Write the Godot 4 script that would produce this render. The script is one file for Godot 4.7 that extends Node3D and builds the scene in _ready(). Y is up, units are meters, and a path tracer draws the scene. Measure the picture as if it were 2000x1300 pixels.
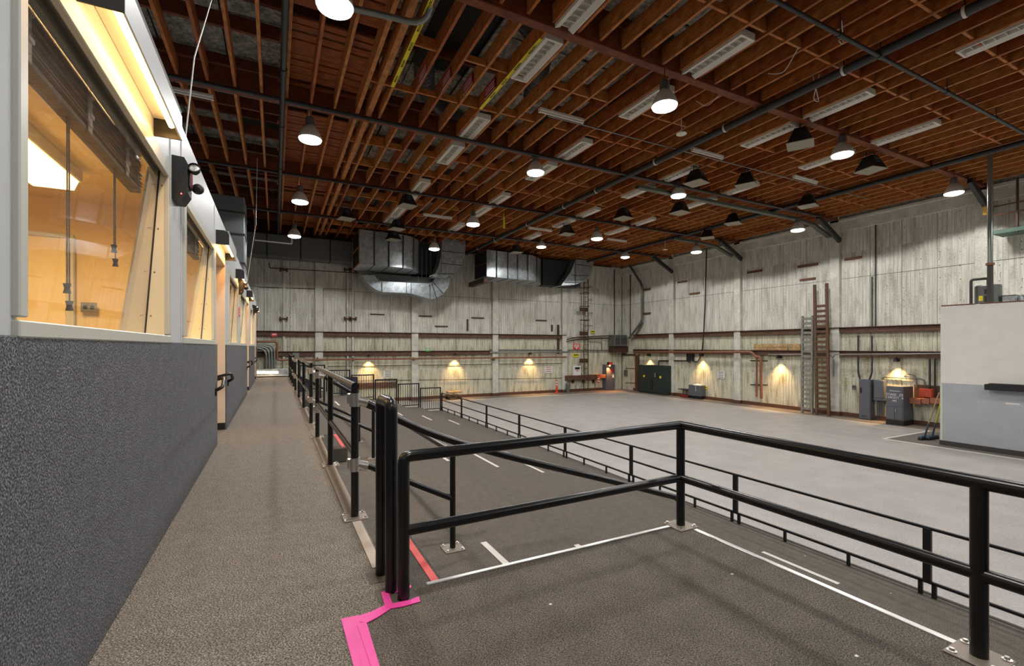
extends Node3D
# ---------- camera constants: a pixel of the 2000x1300 frame gives a direction; distance comes from a known floor, wall or ceiling plane
const FOC := 908.0
const HORIZON := 677.0
const EYE := 1.16025
const SN := 0.45426379
const CS := 0.89086722
const FLOOR_Y := -1.513
const BACK_Z := -23.1
const RIGHT_X := 19.6
const JOIST_Y := 6.124
const WALL_X := -0.62
const TIER_Y := [-0.378, -0.567, -0.756, -0.945, -1.134, -1.323]
const TIER_X := [0.52, 1.585, 2.42, 3.25, 4.09, 4.94, 5.85]
const GIRDERS := [2.35, -1.9, -6.16, -10.41, -14.66, -18.9]

var taken := {}
var mats := {}
var meshes := {}
var rng := RandomNumberGenerator.new()

func dir(u, v) -> Vector3:
	var t: float = (u - 1000.0) / FOC
	return Vector3(t * CS + SN, (HORIZON - v) / FOC, -(CS - t * SN))
func on_y(u, v, y) -> Vector3:
	var r := dir(u, v)
	return Vector3(0, EYE, 0) + r * ((y - EYE) / r.y)
func on_x(u, v, x) -> Vector3:
	var r := dir(u, v)
	return Vector3(0, EYE, 0) + r * (x / r.x)
func on_z(u, v, z) -> Vector3:
	var r := dir(u, v)
	return Vector3(0, EYE, 0) + r * (z / r.z)

# ---------- naming
func numbered(parent: Node, called: String) -> String:
	var key := str(parent.get_instance_id()) + called
	var n: int = taken.get(key, 0)
	taken[key] = n + 1
	return called if n == 0 else "%s_%03d" % [called, n]
func tag(o: Node, label: String, category := "", group := "", kind := ""):
	if label != "": o.set_meta("label", label)
	if category != "": o.set_meta("category", category)
	if group != "": o.set_meta("group", group)
	if kind != "": o.set_meta("kind", kind)
func thing(called: String, label: String, category: String, at := Vector3.ZERO, group := "") -> Node3D:
	var o := Node3D.new()
	o.name = numbered(self, called)
	add_child(o)
	o.position = at
	tag(o, label, category, group)
	return o
func struct(called: String, label: String, st: SurfaceTool, m: Material) -> MeshInstance3D:
	var o := part(called, st, m, self)
	tag(o, label, "", "", "structure")
	return o
# shapes are drawn in world metres; the mesh node is moved back by its parent's place
func part(called: String, st: SurfaceTool, m: Material, parent: Node3D, label := "") -> MeshInstance3D:
	var o := MeshInstance3D.new()
	o.mesh = st.commit()
	return hang(called, o, m, parent, label)
func hang(called: String, o: MeshInstance3D, m: Material, parent: Node3D, label := "") -> MeshInstance3D:
	o.name = numbered(parent, called)
	if m != null: o.material_override = m
	o.cast_shadow = GeometryInstance3D.SHADOW_CASTING_SETTING_ON
	parent.add_child(o)
	if parent != self: o.position = -parent.global_position
	if label != "": o.set_meta("label", label)
	return o
# a shared mesh placed somewhere as a part
func piece(called: String, mesh: Mesh, m: Material, parent: Node3D, at: Vector3, basis := Basis()) -> MeshInstance3D:
	var o := MeshInstance3D.new()
	o.mesh = mesh
	o.name = numbered(parent, called)
	o.material_override = m
	parent.add_child(o)
	o.transform = Transform3D(basis, at - (parent.global_position if parent != self else Vector3.ZERO))
	return o
func copy_of(src: Node3D, at: Vector3, turn := 0.0, label := "") -> Node3D:
	var base := String(src.name)
	var c: Node3D = src.duplicate()
	c.name = numbered(self, base)
	add_child(c)
	c.position = at
	c.rotation.y = turn
	if label != "": c.set_meta("label", label)
	return c

# ---------- shapes
func new_st() -> SurfaceTool:
	var st := SurfaceTool.new()
	st.begin(Mesh.PRIMITIVE_TRIANGLES)
	return st
func vert(st: SurfaceTool, p: Vector3, n: Vector3, uv: Vector2):
	st.set_normal(n)
	st.set_uv(uv)
	st.add_vertex(p)
func tri(st: SurfaceTool, p: Array, n: Array, uv: Array):
	var g: Vector3 = (p[1] - p[0]).cross(p[2] - p[0])
	var o := [0, 1, 2]
	if g.dot(n[0] + n[1] + n[2]) > 0.0: o = [0, 2, 1]
	for k in o: vert(st, p[k], n[k], uv[k])
func quad(st: SurfaceTool, a: Vector3, b: Vector3, c: Vector3, d: Vector3, n: Vector3, uvs := []):
	var uv := uvs
	if uv.is_empty():
		var lu := (b - a).length(); var lv := (d - a).length()
		uv = [Vector2(0, 0), Vector2(lu, 0), Vector2(lu, lv), Vector2(0, lv)]
	tri(st, [a, b, c], [n, n, n], [uv[0], uv[1], uv[2]])
	tri(st, [a, c, d], [n, n, n], [uv[0], uv[2], uv[3]])
# box with chamfered edges; grain (u) runs along the longest side
func box(st: SurfaceTool, c: Vector3, s: Vector3, ch := 0.0, bs := Basis()):
	var h := s * 0.5
	var ax := 0
	if s.y > s.x and s.y >= s.z: ax = 1
	elif s.z > s.x and s.z > s.y: ax = 2
	var off := Vector2(fposmod(c.x * 1.37 + c.z * 0.71, 3.0), fposmod(c.y * 1.9 + c.x * 0.53 + c.z * 0.9, 3.0))
	ch = min(ch, min(h.x, min(h.y, h.z)) * 0.9)
	for f in 6:
		var i := f / 2
		var sg := 1.0 if f % 2 == 0 else -1.0
		var j := (i + 1) % 3
		var k := (i + 2) % 3
		var n := Vector3.ZERO; n[i] = sg
		var ps := []; var uv := []
		for q in [[-1, -1], [1, -1], [1, 1], [-1, 1]]:
			var p := Vector3.ZERO
			p[i] = sg * h[i]; p[j] = q[0] * (h[j] - ch); p[k] = q[1] * (h[k] - ch)
			ps.append(c + bs * p)
			var a := j; var b := k
			if k == ax: a = k; b = j
			elif i == ax and s[k] > s[j]: a = k; b = j
			uv.append(Vector2(p[a], p[b] + i * 0.37) + off)
		quad(st, ps[0], ps[1], ps[2], ps[3], bs * n, uv)
	if ch <= 0.0: return
	for i in 3:
		var j := (i + 1) % 3
		var k := (i + 2) % 3
		for sj in [-1.0, 1.0]:
			for sk in [-1.0, 1.0]:
				var n := Vector3.ZERO; n[j] = sj; n[k] = sk
				n = n.normalized()
				var ps := []
				for q in [[-1, 0], [1, 0], [1, 1], [-1, 1]]:
					var p := Vector3.ZERO
					p[i] = q[0] * (h[i] - ch)
					p[j] = sj * (h[j] - (ch if q[1] == 1 else 0.0))
					p[k] = sk * (h[k] - (0.0 if q[1] == 1 else ch))
					ps.append(c + bs * p)
				quad(st, ps[0], ps[1], ps[2], ps[3], bs * n)
	for sx in [-1.0, 1.0]:
		for sy in [-1.0, 1.0]:
			for sz in [-1.0, 1.0]:
				var g := Vector3(sx, sy, sz)
				var ps := []
				for i in 3:
					var p := Vector3.ZERO
					for j in 3: p[j] = g[j] * (h[j] if i == j else h[j] - ch)
					ps.append(c + bs * p)
				var n := bs * g.normalized()
				tri(st, ps, [n, n, n], [Vector2.ZERO, Vector2.ZERO, Vector2.ZERO])
func span(st: SurfaceTool, a: Vector3, b: Vector3, ch := 0.0):
	var lo := a.min(b); var hi := a.max(b)
	box(st, (lo + hi) * 0.5, hi - lo, ch)
func bx(a: Vector3, b: Vector3, ch := 0.0) -> SurfaceTool:
	var st := new_st(); span(st, a, b, ch); return st
func box_mesh(s: Vector3, ch := 0.004) -> Mesh:
	var key := "box%v%f" % [s, ch]
	if not meshes.has(key):
		var st := new_st(); box(st, Vector3.ZERO, s, ch); meshes[key] = st.commit()
	return meshes[key]
# a square or flat bar between two points
func bar(st: SurfaceTool, a: Vector3, b: Vector3, w: float, hgt: float, ch := 0.0, up := Vector3.UP):
	var z := (b - a).normalized()
	if absf(z.dot(up)) > 0.98: up = Vector3(0, 0, 1) if absf(z.z) < 0.9 else Vector3.RIGHT
	var x := up.cross(z).normalized()
	var y := z.cross(x)
	box(st, (a + b) * 0.5, Vector3(w, hgt, (b - a).length()), ch, Basis(x, y, z))
func tube(st: SurfaceTool, pts: Array, r: float, n := 10, caps := true):
	var m := pts.size()
	var tang := []
	for i in m:
		var t := Vector3.ZERO
		if i > 0: t += (pts[i] - pts[i - 1]).normalized()
		if i < m - 1: t += (pts[i + 1] - pts[i]).normalized()
		tang.append(t.normalized())
	var ref := Vector3.UP if absf(tang[0].y) < 0.9 else Vector3.RIGHT
	var side: Vector3 = ref.cross(tang[0]).normalized()
	var rings := []
	var along := 0.0
	for i in m:
		var t: Vector3 = tang[i]
		side = (side - t * side.dot(t)).normalized()
		var up := t.cross(side)
		var k := 1.0
		if i > 0 and i < m - 1:
			var c: float = t.dot((pts[i + 1] - pts[i]).normalized())
			k = 1.0 / max(c, 0.6)
		if i > 0: along += (pts[i] - pts[i - 1]).length()
		var ring := []
		for q in n + 1:
			var a := TAU * q / n
			var nn := side * cos(a) + up * sin(a)
			ring.append([pts[i] + nn * r * k, nn, Vector2(along, TAU * r * q / n)])
		rings.append(ring)
	for i in m - 1:
		for q in n:
			var a = rings[i][q]; var b = rings[i + 1][q]; var c = rings[i + 1][q + 1]; var d = rings[i][q + 1]
			tri(st, [a[0], b[0], c[0]], [a[1], b[1], c[1]], [a[2], b[2], c[2]])
			tri(st, [a[0], c[0], d[0]], [a[1], c[1], d[1]], [a[2], c[2], d[2]])
	if caps:
		for e in [0, m - 1]:
			var nn: Vector3 = -tang[0] if e == 0 else tang[m - 1]
			for q in n:
				tri(st, [pts[e], rings[e][q][0], rings[e][q + 1][0]], [nn, nn, nn], [Vector2.ZERO, Vector2.ZERO, Vector2.ZERO])
func pipe(pts: Array, r: float, n := 10) -> SurfaceTool:
	var st := new_st(); tube(st, pts, r, n); return st
# round the corners of a path
func bend(pts: Array, r: float, n := 4) -> Array:
	var out := [pts[0]]
	for i in range(1, pts.size() - 1):
		var p: Vector3 = pts[i]
		var a: Vector3 = (pts[i - 1] - p); var b: Vector3 = (pts[i + 1] - p)
		var k: float = min(r, min(a.length(), b.length()) * 0.49)
		var s := p + a.normalized() * k
		var e := p + b.normalized() * k
		for q in n + 1:
			var t := float(q) / n
			out.append(s.lerp(p, t).lerp(p.lerp(e, t), t))
	out.append(pts[-1])
	return out
# profile of (radius, height) turned round an axis
func lathe(st: SurfaceTool, prof: Array, o: Vector3, n := 20, bs := Basis()):
	for i in prof.size() - 1:
		var p: Vector2 = prof[i]; var q: Vector2 = prof[i + 1]
		var d := q - p
		var pn := Vector2(d.y, -d.x).normalized()
		for k in n:
			var a0 := TAU * k / n; var a1 := TAU * (k + 1) / n
			var e0 := Vector3(cos(a0), 0, sin(a0)); var e1 := Vector3(cos(a1), 0, sin(a1))
			var n0: Vector3 = bs * (e0 * pn.x + Vector3.UP * pn.y); var n1: Vector3 = bs * (e1 * pn.x + Vector3.UP * pn.y)
			var A: Vector3 = o + bs * (e0 * p.x + Vector3.UP * p.y); var B: Vector3 = o + bs * (e1 * p.x + Vector3.UP * p.y)
			var C: Vector3 = o + bs * (e1 * q.x + Vector3.UP * q.y); var D: Vector3 = o + bs * (e0 * q.x + Vector3.UP * q.y)
			var z := Vector2.ZERO
			if p.x > 0.0001: tri(st, [A, B, C], [n0, n1, n1], [z, z, z])
			if q.x > 0.0001: tri(st, [A, C, D], [n0, n1, n0], [z, z, z])
# polygon in the plane (o, ex, ey) pushed along ez
func prism(st: SurfaceTool, poly: Array, o: Vector3, ex: Vector3, ey: Vector3, ez: Vector3, smooth := false, open_ends := false):
	var pv := PackedVector2Array(poly)
	if Geometry2D.is_polygon_clockwise(pv): pv.reverse()
	var m := pv.size()
	var nz := ez.normalized()
	var z := Vector2.ZERO
	if not open_ends:
		var idx := Geometry2D.triangulate_polygon(pv)
		for i in range(0, idx.size(), 3):
			var p := []
			var uv := []
			for k in 3:
				var q := pv[idx[i + k]]
				p.append(o + ex * q.x + ey * q.y); uv.append(q)
			tri(st, p, [-nz, -nz, -nz], uv)
			tri(st, [p[0] + ez, p[1] + ez, p[2] + ez], [nz, nz, nz], uv)
	var ns := []
	for i in m:
		var d := pv[(i + 1) % m] - pv[i]
		ns.append(Vector2(d.y, -d.x).normalized())
	for i in m:
		var a := pv[i]; var b := pv[(i + 1) % m]
		var na: Vector2 = ns[i]; var nb: Vector2 = ns[i]
		if smooth:
			if ns[i].dot(ns[(i - 1 + m) % m]) > 0.75: na = (ns[i] + ns[(i - 1 + m) % m]).normalized()
			if ns[i].dot(ns[(i + 1) % m]) > 0.75: nb = (ns[i] + ns[(i + 1) % m]).normalized()
		var A := o + ex * a.x + ey * a.y; var B := o + ex * b.x + ey * b.y
		var NA := ex * na.x + ey * na.y; var NB := ex * nb.x + ey * nb.y
		tri(st, [A, B, B + ez], [NA, NB, NB], [z, Vector2((b - a).length(), 0), Vector2((b - a).length(), ez.length())])
		tri(st, [A, B + ez, A + ez], [NA, NB, NA], [z, Vector2((b - a).length(), ez.length()), Vector2(0, ez.length())])
func words(called: String, text: String, hgt: float, depth: float, m: Material, parent: Node3D, at: Vector3, bs := Basis(), font := "Droid Sans"):
	var t := TextMesh.new()
	var f := SystemFont.new()
	f.font_names = PackedStringArray([font])
	f.font_weight = 700
	t.font = f
	t.text = text
	t.font_size = 32
	t.pixel_size = hgt / 23.0
	t.depth = depth
	t.curve_step = 2.0
	return piece(called, t, m, parent, at, bs)

# ---------- materials
func noise_bytes(sd: int, freq: float, w: int, h: int, oct := 1) -> PackedByteArray:
	var f := FastNoiseLite.new()
	f.seed = sd
	f.frequency = freq
	f.noise_type = FastNoiseLite.TYPE_SIMPLEX_SMOOTH
	f.fractal_type = FastNoiseLite.FRACTAL_FBM if oct > 1 else FastNoiseLite.FRACTAL_NONE
	f.fractal_octaves = oct
	return f.get_seamless_image(w, h, false, false, 0.12).get_data()
func picture(w: int, h: int, data: PackedByteArray) -> ImageTexture:
	return ImageTexture.create_from_image(Image.create_from_data(w, h, false, Image.FORMAT_RGB8, data))
func speckle(sd: int, base: Color, dark: Color, light: Color, fine := 0.45, coarse := 0.03, n := 512, tone := 0.12) -> ImageTexture:
	var a := noise_bytes(sd, fine, n, n)
	var c := noise_bytes(sd + 2, coarse, n, n, 3)
	var r := RandomNumberGenerator.new(); r.seed = sd
	var d := PackedByteArray(); d.resize(n * n * 3)
	for i in n * n:
		var t := (a[i] / 255.0 - 0.5) * 2.0 + r.randf_range(-0.6, 0.6)
		var col := base.lerp(light, clampf(t, 0, 1)) if t > 0 else base.lerp(dark, clampf(-t, 0, 1))
		var k := 1.0 + (c[i] / 255.0 - 0.5) * tone
		d[i * 3] = clampi(int(col.r * k * 255), 0, 255); d[i * 3 + 1] = clampi(int(col.g * k * 255), 0, 255); d[i * 3 + 2] = clampi(int(col.b * k * 255), 0, 255)
	return picture(n, n, d)
func grain(sd: int, a: Color, b: Color, n := 512) -> ImageTexture:
	# wood: streaks that run along u
	var f := FastNoiseLite.new(); f.seed = sd; f.frequency = 0.02; f.fractal_octaves = 4
	var d := PackedByteArray(); d.resize(n * n * 3)
	var s := noise_bytes(sd, 0.09, n, n, 3)
	var w := noise_bytes(sd + 1, 0.012, n, n, 2)
	for y in n:
		for x in n:
			var sx := (x / 10) % n
			var t := s[y * n + sx] / 255.0 * 0.75 + w[y * n + x] / 255.0 * 0.35 - 0.05
			var col := a.lerp(b, clampf(t, 0, 1))
			var i := (y * n + x) * 3
			d[i] = int(col.r * 255); d[i + 1] = int(col.g * 255); d[i + 2] = int(col.b * 255)
	return picture(n, n, d)
# weathered wall lining: pale boards, brown and grey drips that run down, dark tie holes in rows
func lining(sd: int, base: Color, stain: Color, dirt: Color, amount: float, n := 1024) -> ImageTexture:
	var a := noise_bytes(sd, 0.05, n, n, 4)
	var s := noise_bytes(sd + 1, 0.07, n, n, 3)
	var w := noise_bytes(sd + 4, 0.015, n, n, 2)
	var f := noise_bytes(sd + 2, 0.3, n, n, 2)
	var r := RandomNumberGenerator.new(); r.seed = sd
	var d := PackedByteArray(); d.resize(n * n * 3)
	for y in n:
		for x in n:
			var thin := s[((y / 28) % n) * n + x] / 255.0
			var wide := w[((y / 5) % n) * n + x] / 255.0
			var blot := a[y * n + x] / 255.0
			var t := clampf((thin * 0.7 + wide * 0.55 + blot * 0.2 - 0.74) * 3.0, 0, 1) * amount
			var q := clampf((blot * 0.5 + wide * 0.75 - 0.66) * 2.4, 0, 1) * amount
			var k := 0.94 + 0.16 * (f[y * n + x] / 255.0 - 0.4) + (thin - 0.5) * 0.3
			var col := base.lerp(dirt, q * 0.5).lerp(stain, t * 0.6)
			var i := (y * n + x) * 3
			d[i] = clampi(int(col.r * k * 255), 0, 255); d[i + 1] = clampi(int(col.g * k * 255), 0, 255); d[i + 2] = clampi(int(col.b * k * 255), 0, 255)
	var im := Image.create_from_data(n, n, false, Image.FORMAT_RGB8, d)
	for c in 10:
		var cx := 30 + c * 102 + r.randi_range(-12, 12)
		var y := r.randi_range(0, 40)
		while y < n:
			var g := r.randi_range(2, 5)
			if r.randf() < 0.75: im.fill_rect(Rect2i(cx + r.randi_range(-3, 3), y, g, g + 1), Color("#2e2b25").lerp(Color("#5c564a"), r.randf()))
			if r.randf() < 0.15 * amount: im.fill_rect(Rect2i(cx, y + g, 2, r.randi_range(12, 50)), Color("#6e6248"))
			y += r.randi_range(34, 62)
	for c in int(160 * amount):
		im.fill_rect(Rect2i(r.randi_range(0, n - 20), r.randi_range(0, n - 60), r.randi_range(1, 2), r.randi_range(3, 30)), Color("#7d745e").lerp(Color("#9a9584"), r.randf()))
	return ImageTexture.create_from_image(im)
func mat(called: String, col: Color, rough := 0.6, metal := 0.0, tex: Texture2D = null, scale := 1.0, tri := true) -> StandardMaterial3D:
	if mats.has(called): return mats[called]
	var m := StandardMaterial3D.new()
	m.resource_name = called
	m.albedo_color = col
	m.roughness = rough
	m.metallic = metal
	if tex != null:
		m.albedo_texture = tex
		m.uv1_scale = Vector3.ONE * scale
		if tri:
			m.uv1_triplanar = true
			m.uv1_world_triplanar = true
			m.uv1_triplanar_sharpness = 8.0
	mats[called] = m
	return m
func relief(m: StandardMaterial3D, tex: Texture2D, cm: float):
	m.heightmap_enabled = true
	m.heightmap_texture = tex
	m.heightmap_scale = cm
func glow(called: String, col: Color, energy: float) -> StandardMaterial3D:
	var m := mat(called, Color("#f4f1e8"), 0.5)
	m.emission_enabled = true
	m.emission = col
	m.emission_energy_multiplier = energy
	return m
func make_materials():
	var carpet_n := speckle(11, Color("#776f64"), Color("#332e28"), Color("#b9b0a1"), 0.3, 0.02)
	relief(mat("walkway_carpet", Color.WHITE, 0.95, 0, carpet_n, 0.8), carpet_n, 0.4)
	var tier_n := speckle(23, Color("#5f5851"), Color("#37322d"), Color("#8b8278"), 0.3, 0.015)
	relief(mat("tier_carpet", Color.WHITE, 0.95, 0, tier_n, 0.9), tier_n, 0.2)
	var plat_n := speckle(29, Color("#5c544c"), Color("#2f2a25"), Color("#857b70"), 0.24, 0.012)
	relief(mat("platform_carpet", Color.WHITE, 0.95, 0, plat_n, 1.0), plat_n, 0.25)
	mat("step_carpet", Color("#cfd3d6"), 0.95, 0, tier_n, 0.9)
	var wall_n := speckle(37, Color("#54555a"), Color("#222225"), Color("#9c9da2"), 0.34, 0.02)
	relief(mat("wall_carpet", Color.WHITE, 0.97, 0, wall_n, 0.7), wall_n, 0.35)
	mat("stage_floor", Color.WHITE, 0.5, 0, speckle(41, Color("#aaa5a2"), Color("#a09b97"), Color("#b3aeaa"), 0.2, 0.01, 512, 0.1), 0.22)
	mat("floor_border", Color.WHITE, 0.75, 0, speckle(43, Color("#7d7168"), Color("#64594f"), Color("#95887d"), 0.2, 0.01, 256, 0.3), 0.4)
	mat("lining_high", Color.WHITE, 0.85, 0, lining(51, Color("#dad9cf"), Color("#857d69"), Color("#a09f93"), 0.8), 0.21)
	mat("lining_low", Color.WHITE, 0.85, 0, lining(61, Color("#d3d1bd"), Color("#74664a"), Color("#8c8a70"), 1.0), 0.24)
	mat("pilaster", Color.WHITE, 0.8, 0, speckle(63, Color("#c9c8bd"), Color("#b9b7ab"), Color("#d3d2c8"), 0.2, 0.02, 256, 0.2), 0.3)
	var wood := grain(71, Color("#7a4620"), Color("#dd9650"))
	var brown := grain(73, Color("#46352a"), Color("#8c6c55"))
	mat("joist_wood", Color("#fffaf0"), 0.6, 0, wood, 0.7, false)
	mat("joist_wood_pale", Color("#ffe6c4"), 0.6, 0, wood, 0.8, false)
	mat("joist_wood_deep", Color("#e0bfae"), 0.6, 0, wood, 0.6, false)
	mat("girder_wood", Color("#a8857a"), 0.65, 0, wood, 0.6, false)
	mat("plank_wood", Color("#d9b7a8"), 0.7, 0, wood, 0.7, false)
	mat("ledger_wood", Color("#d8c2b6"), 0.6, 0, brown, 0.6, false)
	mat("batten_wood", Color("#ffe2c8"), 0.7, 0, brown, 1.2, false)
	mat("ladder_wood", Color("#d9cbb8"), 0.75, 0, brown, 1.0, false)
	mat("ladder_grey", Color("#e6e6e2"), 0.75, 0, speckle(75, Color("#8b8a84"), Color("#66645d"), Color("#a09f98"), 0.1, 0.02, 256, 0.3), 1.0)
	mat("plywood", Color.WHITE, 0.7, 0, speckle(77, Color("#ab8d62"), Color("#9a7d55"), Color("#bb9d70"), 0.05, 0.02, 256, 0.3), 0.6)
	mat("baseboard", Color("#5b3a28"), 0.6)
	mat("roof_board", Color.WHITE, 0.9, 0, speckle(81, Color("#a5a297"), Color("#7c7a72"), Color("#bab6aa"), 0.06, 0.02, 512, 0.5), 0.35)
	mat("roof_deck", Color("#34302c"), 0.9)
	mat("rail_black", Color("#141416"), 0.28)
	mat("rail_black_flat", Color("#17171a"), 0.45)
	mat("chrome", Color("#dedbd5"), 0.3, 1.0)
	mat("base_plate", Color("#8c8074"), 0.5, 0.3)
	mat("dirty_plate", Color("#5d5348"), 0.6, 0.2)
	mat("steel_dark", Color("#3a3b3c"), 0.45, 0.4)
	mat("steel_grey", Color("#6d706f"), 0.4, 0.5)
	mat("conduit", Color("#8f9492"), 0.35, 0.7)
	mat("copper", Color("#8a5f4a"), 0.4, 0.4)
	mat("iron_brown", Color("#4d342a"), 0.6, 0.2)
	mat("galvanised", Color.WHITE, 0.36, 0.65, speckle(91, Color("#aeb7bd"), Color("#9ca5ab"), Color("#bdc6cb"), 0.08, 0.02, 256, 0.25), 0.8)
	mat("duct_dull", Color("#6b6f70"), 0.6, 0.3)
	mat("duct_dark", Color("#33373a"), 0.6, 0.3)
	mat("duct_seam", Color("#3d4142"), 0.5, 0.5)
	mat("black_mesh", Color("#0c0c0d"), 0.8)
	mat("white_paint", Color("#d9dadb"), 0.45)
	mat("facade_paint", Color("#cbced1"), 0.4)
	mat("frame_paint", Color("#c6c7bd"), 0.4)
	mat("cream_paint", Color("#e9e1c4"), 0.5)
	mat("peach_paint", Color("#ecd6bd"), 0.55)
	mat("room_paint", Color("#ecd29a"), 0.6)
	mat("room_door", Color("#efdcae"), 0.5)
	mat("blind", Color.WHITE, 0.6, 0, grain(101, Color("#5c4a33"), Color("#a08862"), 256), 3.0)
	mat("rubber", Color("#1b1615"), 0.6)
	mat("room_grey", Color.WHITE, 0.6, 0, speckle(105, Color("#a6abb2"), Color("#a1a6ad"), Color("#abb0b6"), 0.3, 0.02, 256, 0.05), 0.4)
	mat("room_white", Color.WHITE, 0.6, 0, speckle(107, Color("#dbd9d3"), Color("#d7d5cf"), Color("#dfddd7"), 0.3, 0.02, 256, 0.04), 0.4)
	mat("charcoal", Color("#3a3735"), 0.6)
	mat("end_black", Color("#211e1c"), 0.6)
	mat("cabinet_grey", Color("#5a5d66"), 0.45, 0.1)
	mat("cabinet_green", Color("#22302f"), 0.45, 0.1)
	mat("pink_tape", Color("#ee4aa4"), 0.5)
	mat("red_tape", Color("#d85452"), 0.55)
	mat("white_tape", Color("#dcd6cf"), 0.6)
	mat("worn_tape", Color("#c5b9aa"), 0.65)
	mat("nosing", Color("#d9d9d6"), 0.3, 0.6)
	mat("caution_yellow", Color("#e3d521"), 0.5)
	mat("ink", Color("#15140f"), 0.6)
	mat("sign_red", Color("#a5262b"), 0.5)
	mat("sign_red_bright", Color("#d93a3f"), 0.5)
	mat("sign_white", Color("#dedcd8"), 0.5)
	mat("sign_green", Color("#5fae55"), 0.5)
	mat("sign_yellow", Color("#d8c81e"), 0.5)
	mat("enamel", Color("#dcd8ce"), 0.45)
	mat("louvre", Color("#c9c5ba"), 0.4)
	mat("hood_black", Color("#1d1d1c"), 0.5, 0.2)
	mat("hood_lining", Color("#9a9584"), 0.6)
	mat("red_box", Color("#b0401f"), 0.5)
	mat("block_tan", Color("#8a5238"), 0.6)
	mat("red_paint", Color("#c9301f"), 0.45)
	mat("orange_cone", Color("#d8401c"), 0.5)
	mat("green_plank", Color("#3f5a4a"), 0.6)
	mat("yellow_paint", Color("#c9a02c"), 0.5)
	mat("blue_plastic", Color("#3f5566"), 0.5)
	mat("cable_black", Color("#17171a"), 0.5)
	mat("cable_white", Color("#cfcdc8"), 0.5)
	mat("lamp_shade", Color("#dcdcd6"), 0.4, 0.0)
	glow("lamp_lens", Color(1.0, 0.98, 0.95), 12.0)
	glow("tube_warm", Color(1.0, 0.80, 0.50), 6.0)
	glow("tube_white", Color(1.0, 0.88, 0.70), 5.0)
	glow("bulb_warm", Color(1.0, 0.72, 0.38), 8.0)
	glow("led_red", Color(1.0, 0.1, 0.08), 3.0)
	var g := mat("glass", Color(0.95, 0.97, 0.96, 0.06), 0.02)
	g.transparency = BaseMaterial3D.TRANSPARENCY_ALPHA
	g.metallic_specular = 0.5

# ---------- lights that belong to lamps
func down_spot(parent: Node3D, at: Vector3, energy: float, col: Color, angle: float, soft: float, size: float, aim := Vector3.DOWN) -> SpotLight3D:
	var l := SpotLight3D.new()
	l.name = numbered(parent, "spot_light")
	l.light_energy = energy
	l.light_color = col
	l.spot_angle = angle
	l.spot_angle_attenuation = soft
	l.spot_range = 40.0
	l.spot_attenuation = 2.0
	l.light_size = size
	l.shadow_enabled = true
	parent.add_child(l)
	l.global_position = at
	var up := Vector3.FORWARD if absf(aim.y) > 0.9 else Vector3.UP
	l.look_at(at + aim, up)
	return l
func panel_light(parent: Node3D, at: Vector3, energy: float, col: Color, size: Vector2, aim: Vector3, up: Vector3):
	var l := AreaLight3D.new()
	l.name = numbered(parent, "panel_light")
	l.light_energy = energy
	l.light_color = col
	l.area_size = size
	l.area_range = 30.0
	l.shadow_enabled = true
	parent.add_child(l)
	l.global_position = at
	l.look_at(at + aim, up)

func _ready():
	# ----- camera
	var cam := Camera3D.new()
	cam.name = "camera"
	add_child(cam)
	cam.position = Vector3(0, EYE, 0)
	cam.rotation.y = -atan2(1000.0 - 537.0, FOC)
	cam.set_frustum(0.05 * 1300.0 / FOC, Vector2(0, 0.05 * (HORIZON - 650.0) / FOC), 0.05, 120.0)
	cam.current = true
	# ----- environment: a closed hall, so hardly any sky
	var env := Environment.new()
	env.background_mode = Environment.BG_COLOR
	env.background_color = Color(0.02, 0.02, 0.025)
	env.tonemap_mode = Environment.TONE_MAPPER_LINEAR
	env.tonemap_exposure = 1.0
	env.sdfgi_enabled = true
	env.ssao_enabled = true
	env.ssil_enabled = true
	var we := WorldEnvironment.new()
	we.name = "environment"
	we.environment = env
	add_child(we)
	rng.seed = 20
	make_materials()
	make_shell()
	make_ceiling()
	make_terrace()
	make_facade()
	make_rails()
	make_lamps()
	make_ceiling_things()
	make_ducts()
	make_back_wall_things()
	make_right_wall_things()
	make_corner_room()
	make_tapes()

# ---------- the hall
# a lining board with narrow grooves that run up it; face towards n, along a
func grooved(st: SurfaceTool, o: Vector3, a: Vector3, n: Vector3, w: float, h: float):
	var pitch := 0.125
	var k := int(round(w / pitch))
	pitch = w / k
	var gw := 0.022
	var gd := 0.016
	var up := Vector3.UP * h
	for i in k:
		var p := o + a * (i * pitch)
		var q := o + a * ((i + 1) * pitch - gw)
		quad(st, p, q, q + up, p + up, n)
		var m := q + a * (gw * 0.5) - n * gd
		var e := o + a * ((i + 1) * pitch)
		quad(st, q, m, m + up, q + up, (n + a).normalized())
		quad(st, m, e, e + up, m + up, (n - a).normalized())
	# edges back to the wall behind
	var t := -n * 0.06
	var r := o + a * w
	quad(st, o, o + t, o + t + up, o + up, -a)
	quad(st, r, r + t, r + t + up, r + up, a)
	quad(st, o + up, r + up, r + up + t, o + up + t, Vector3.UP)
var trims := 0
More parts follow.
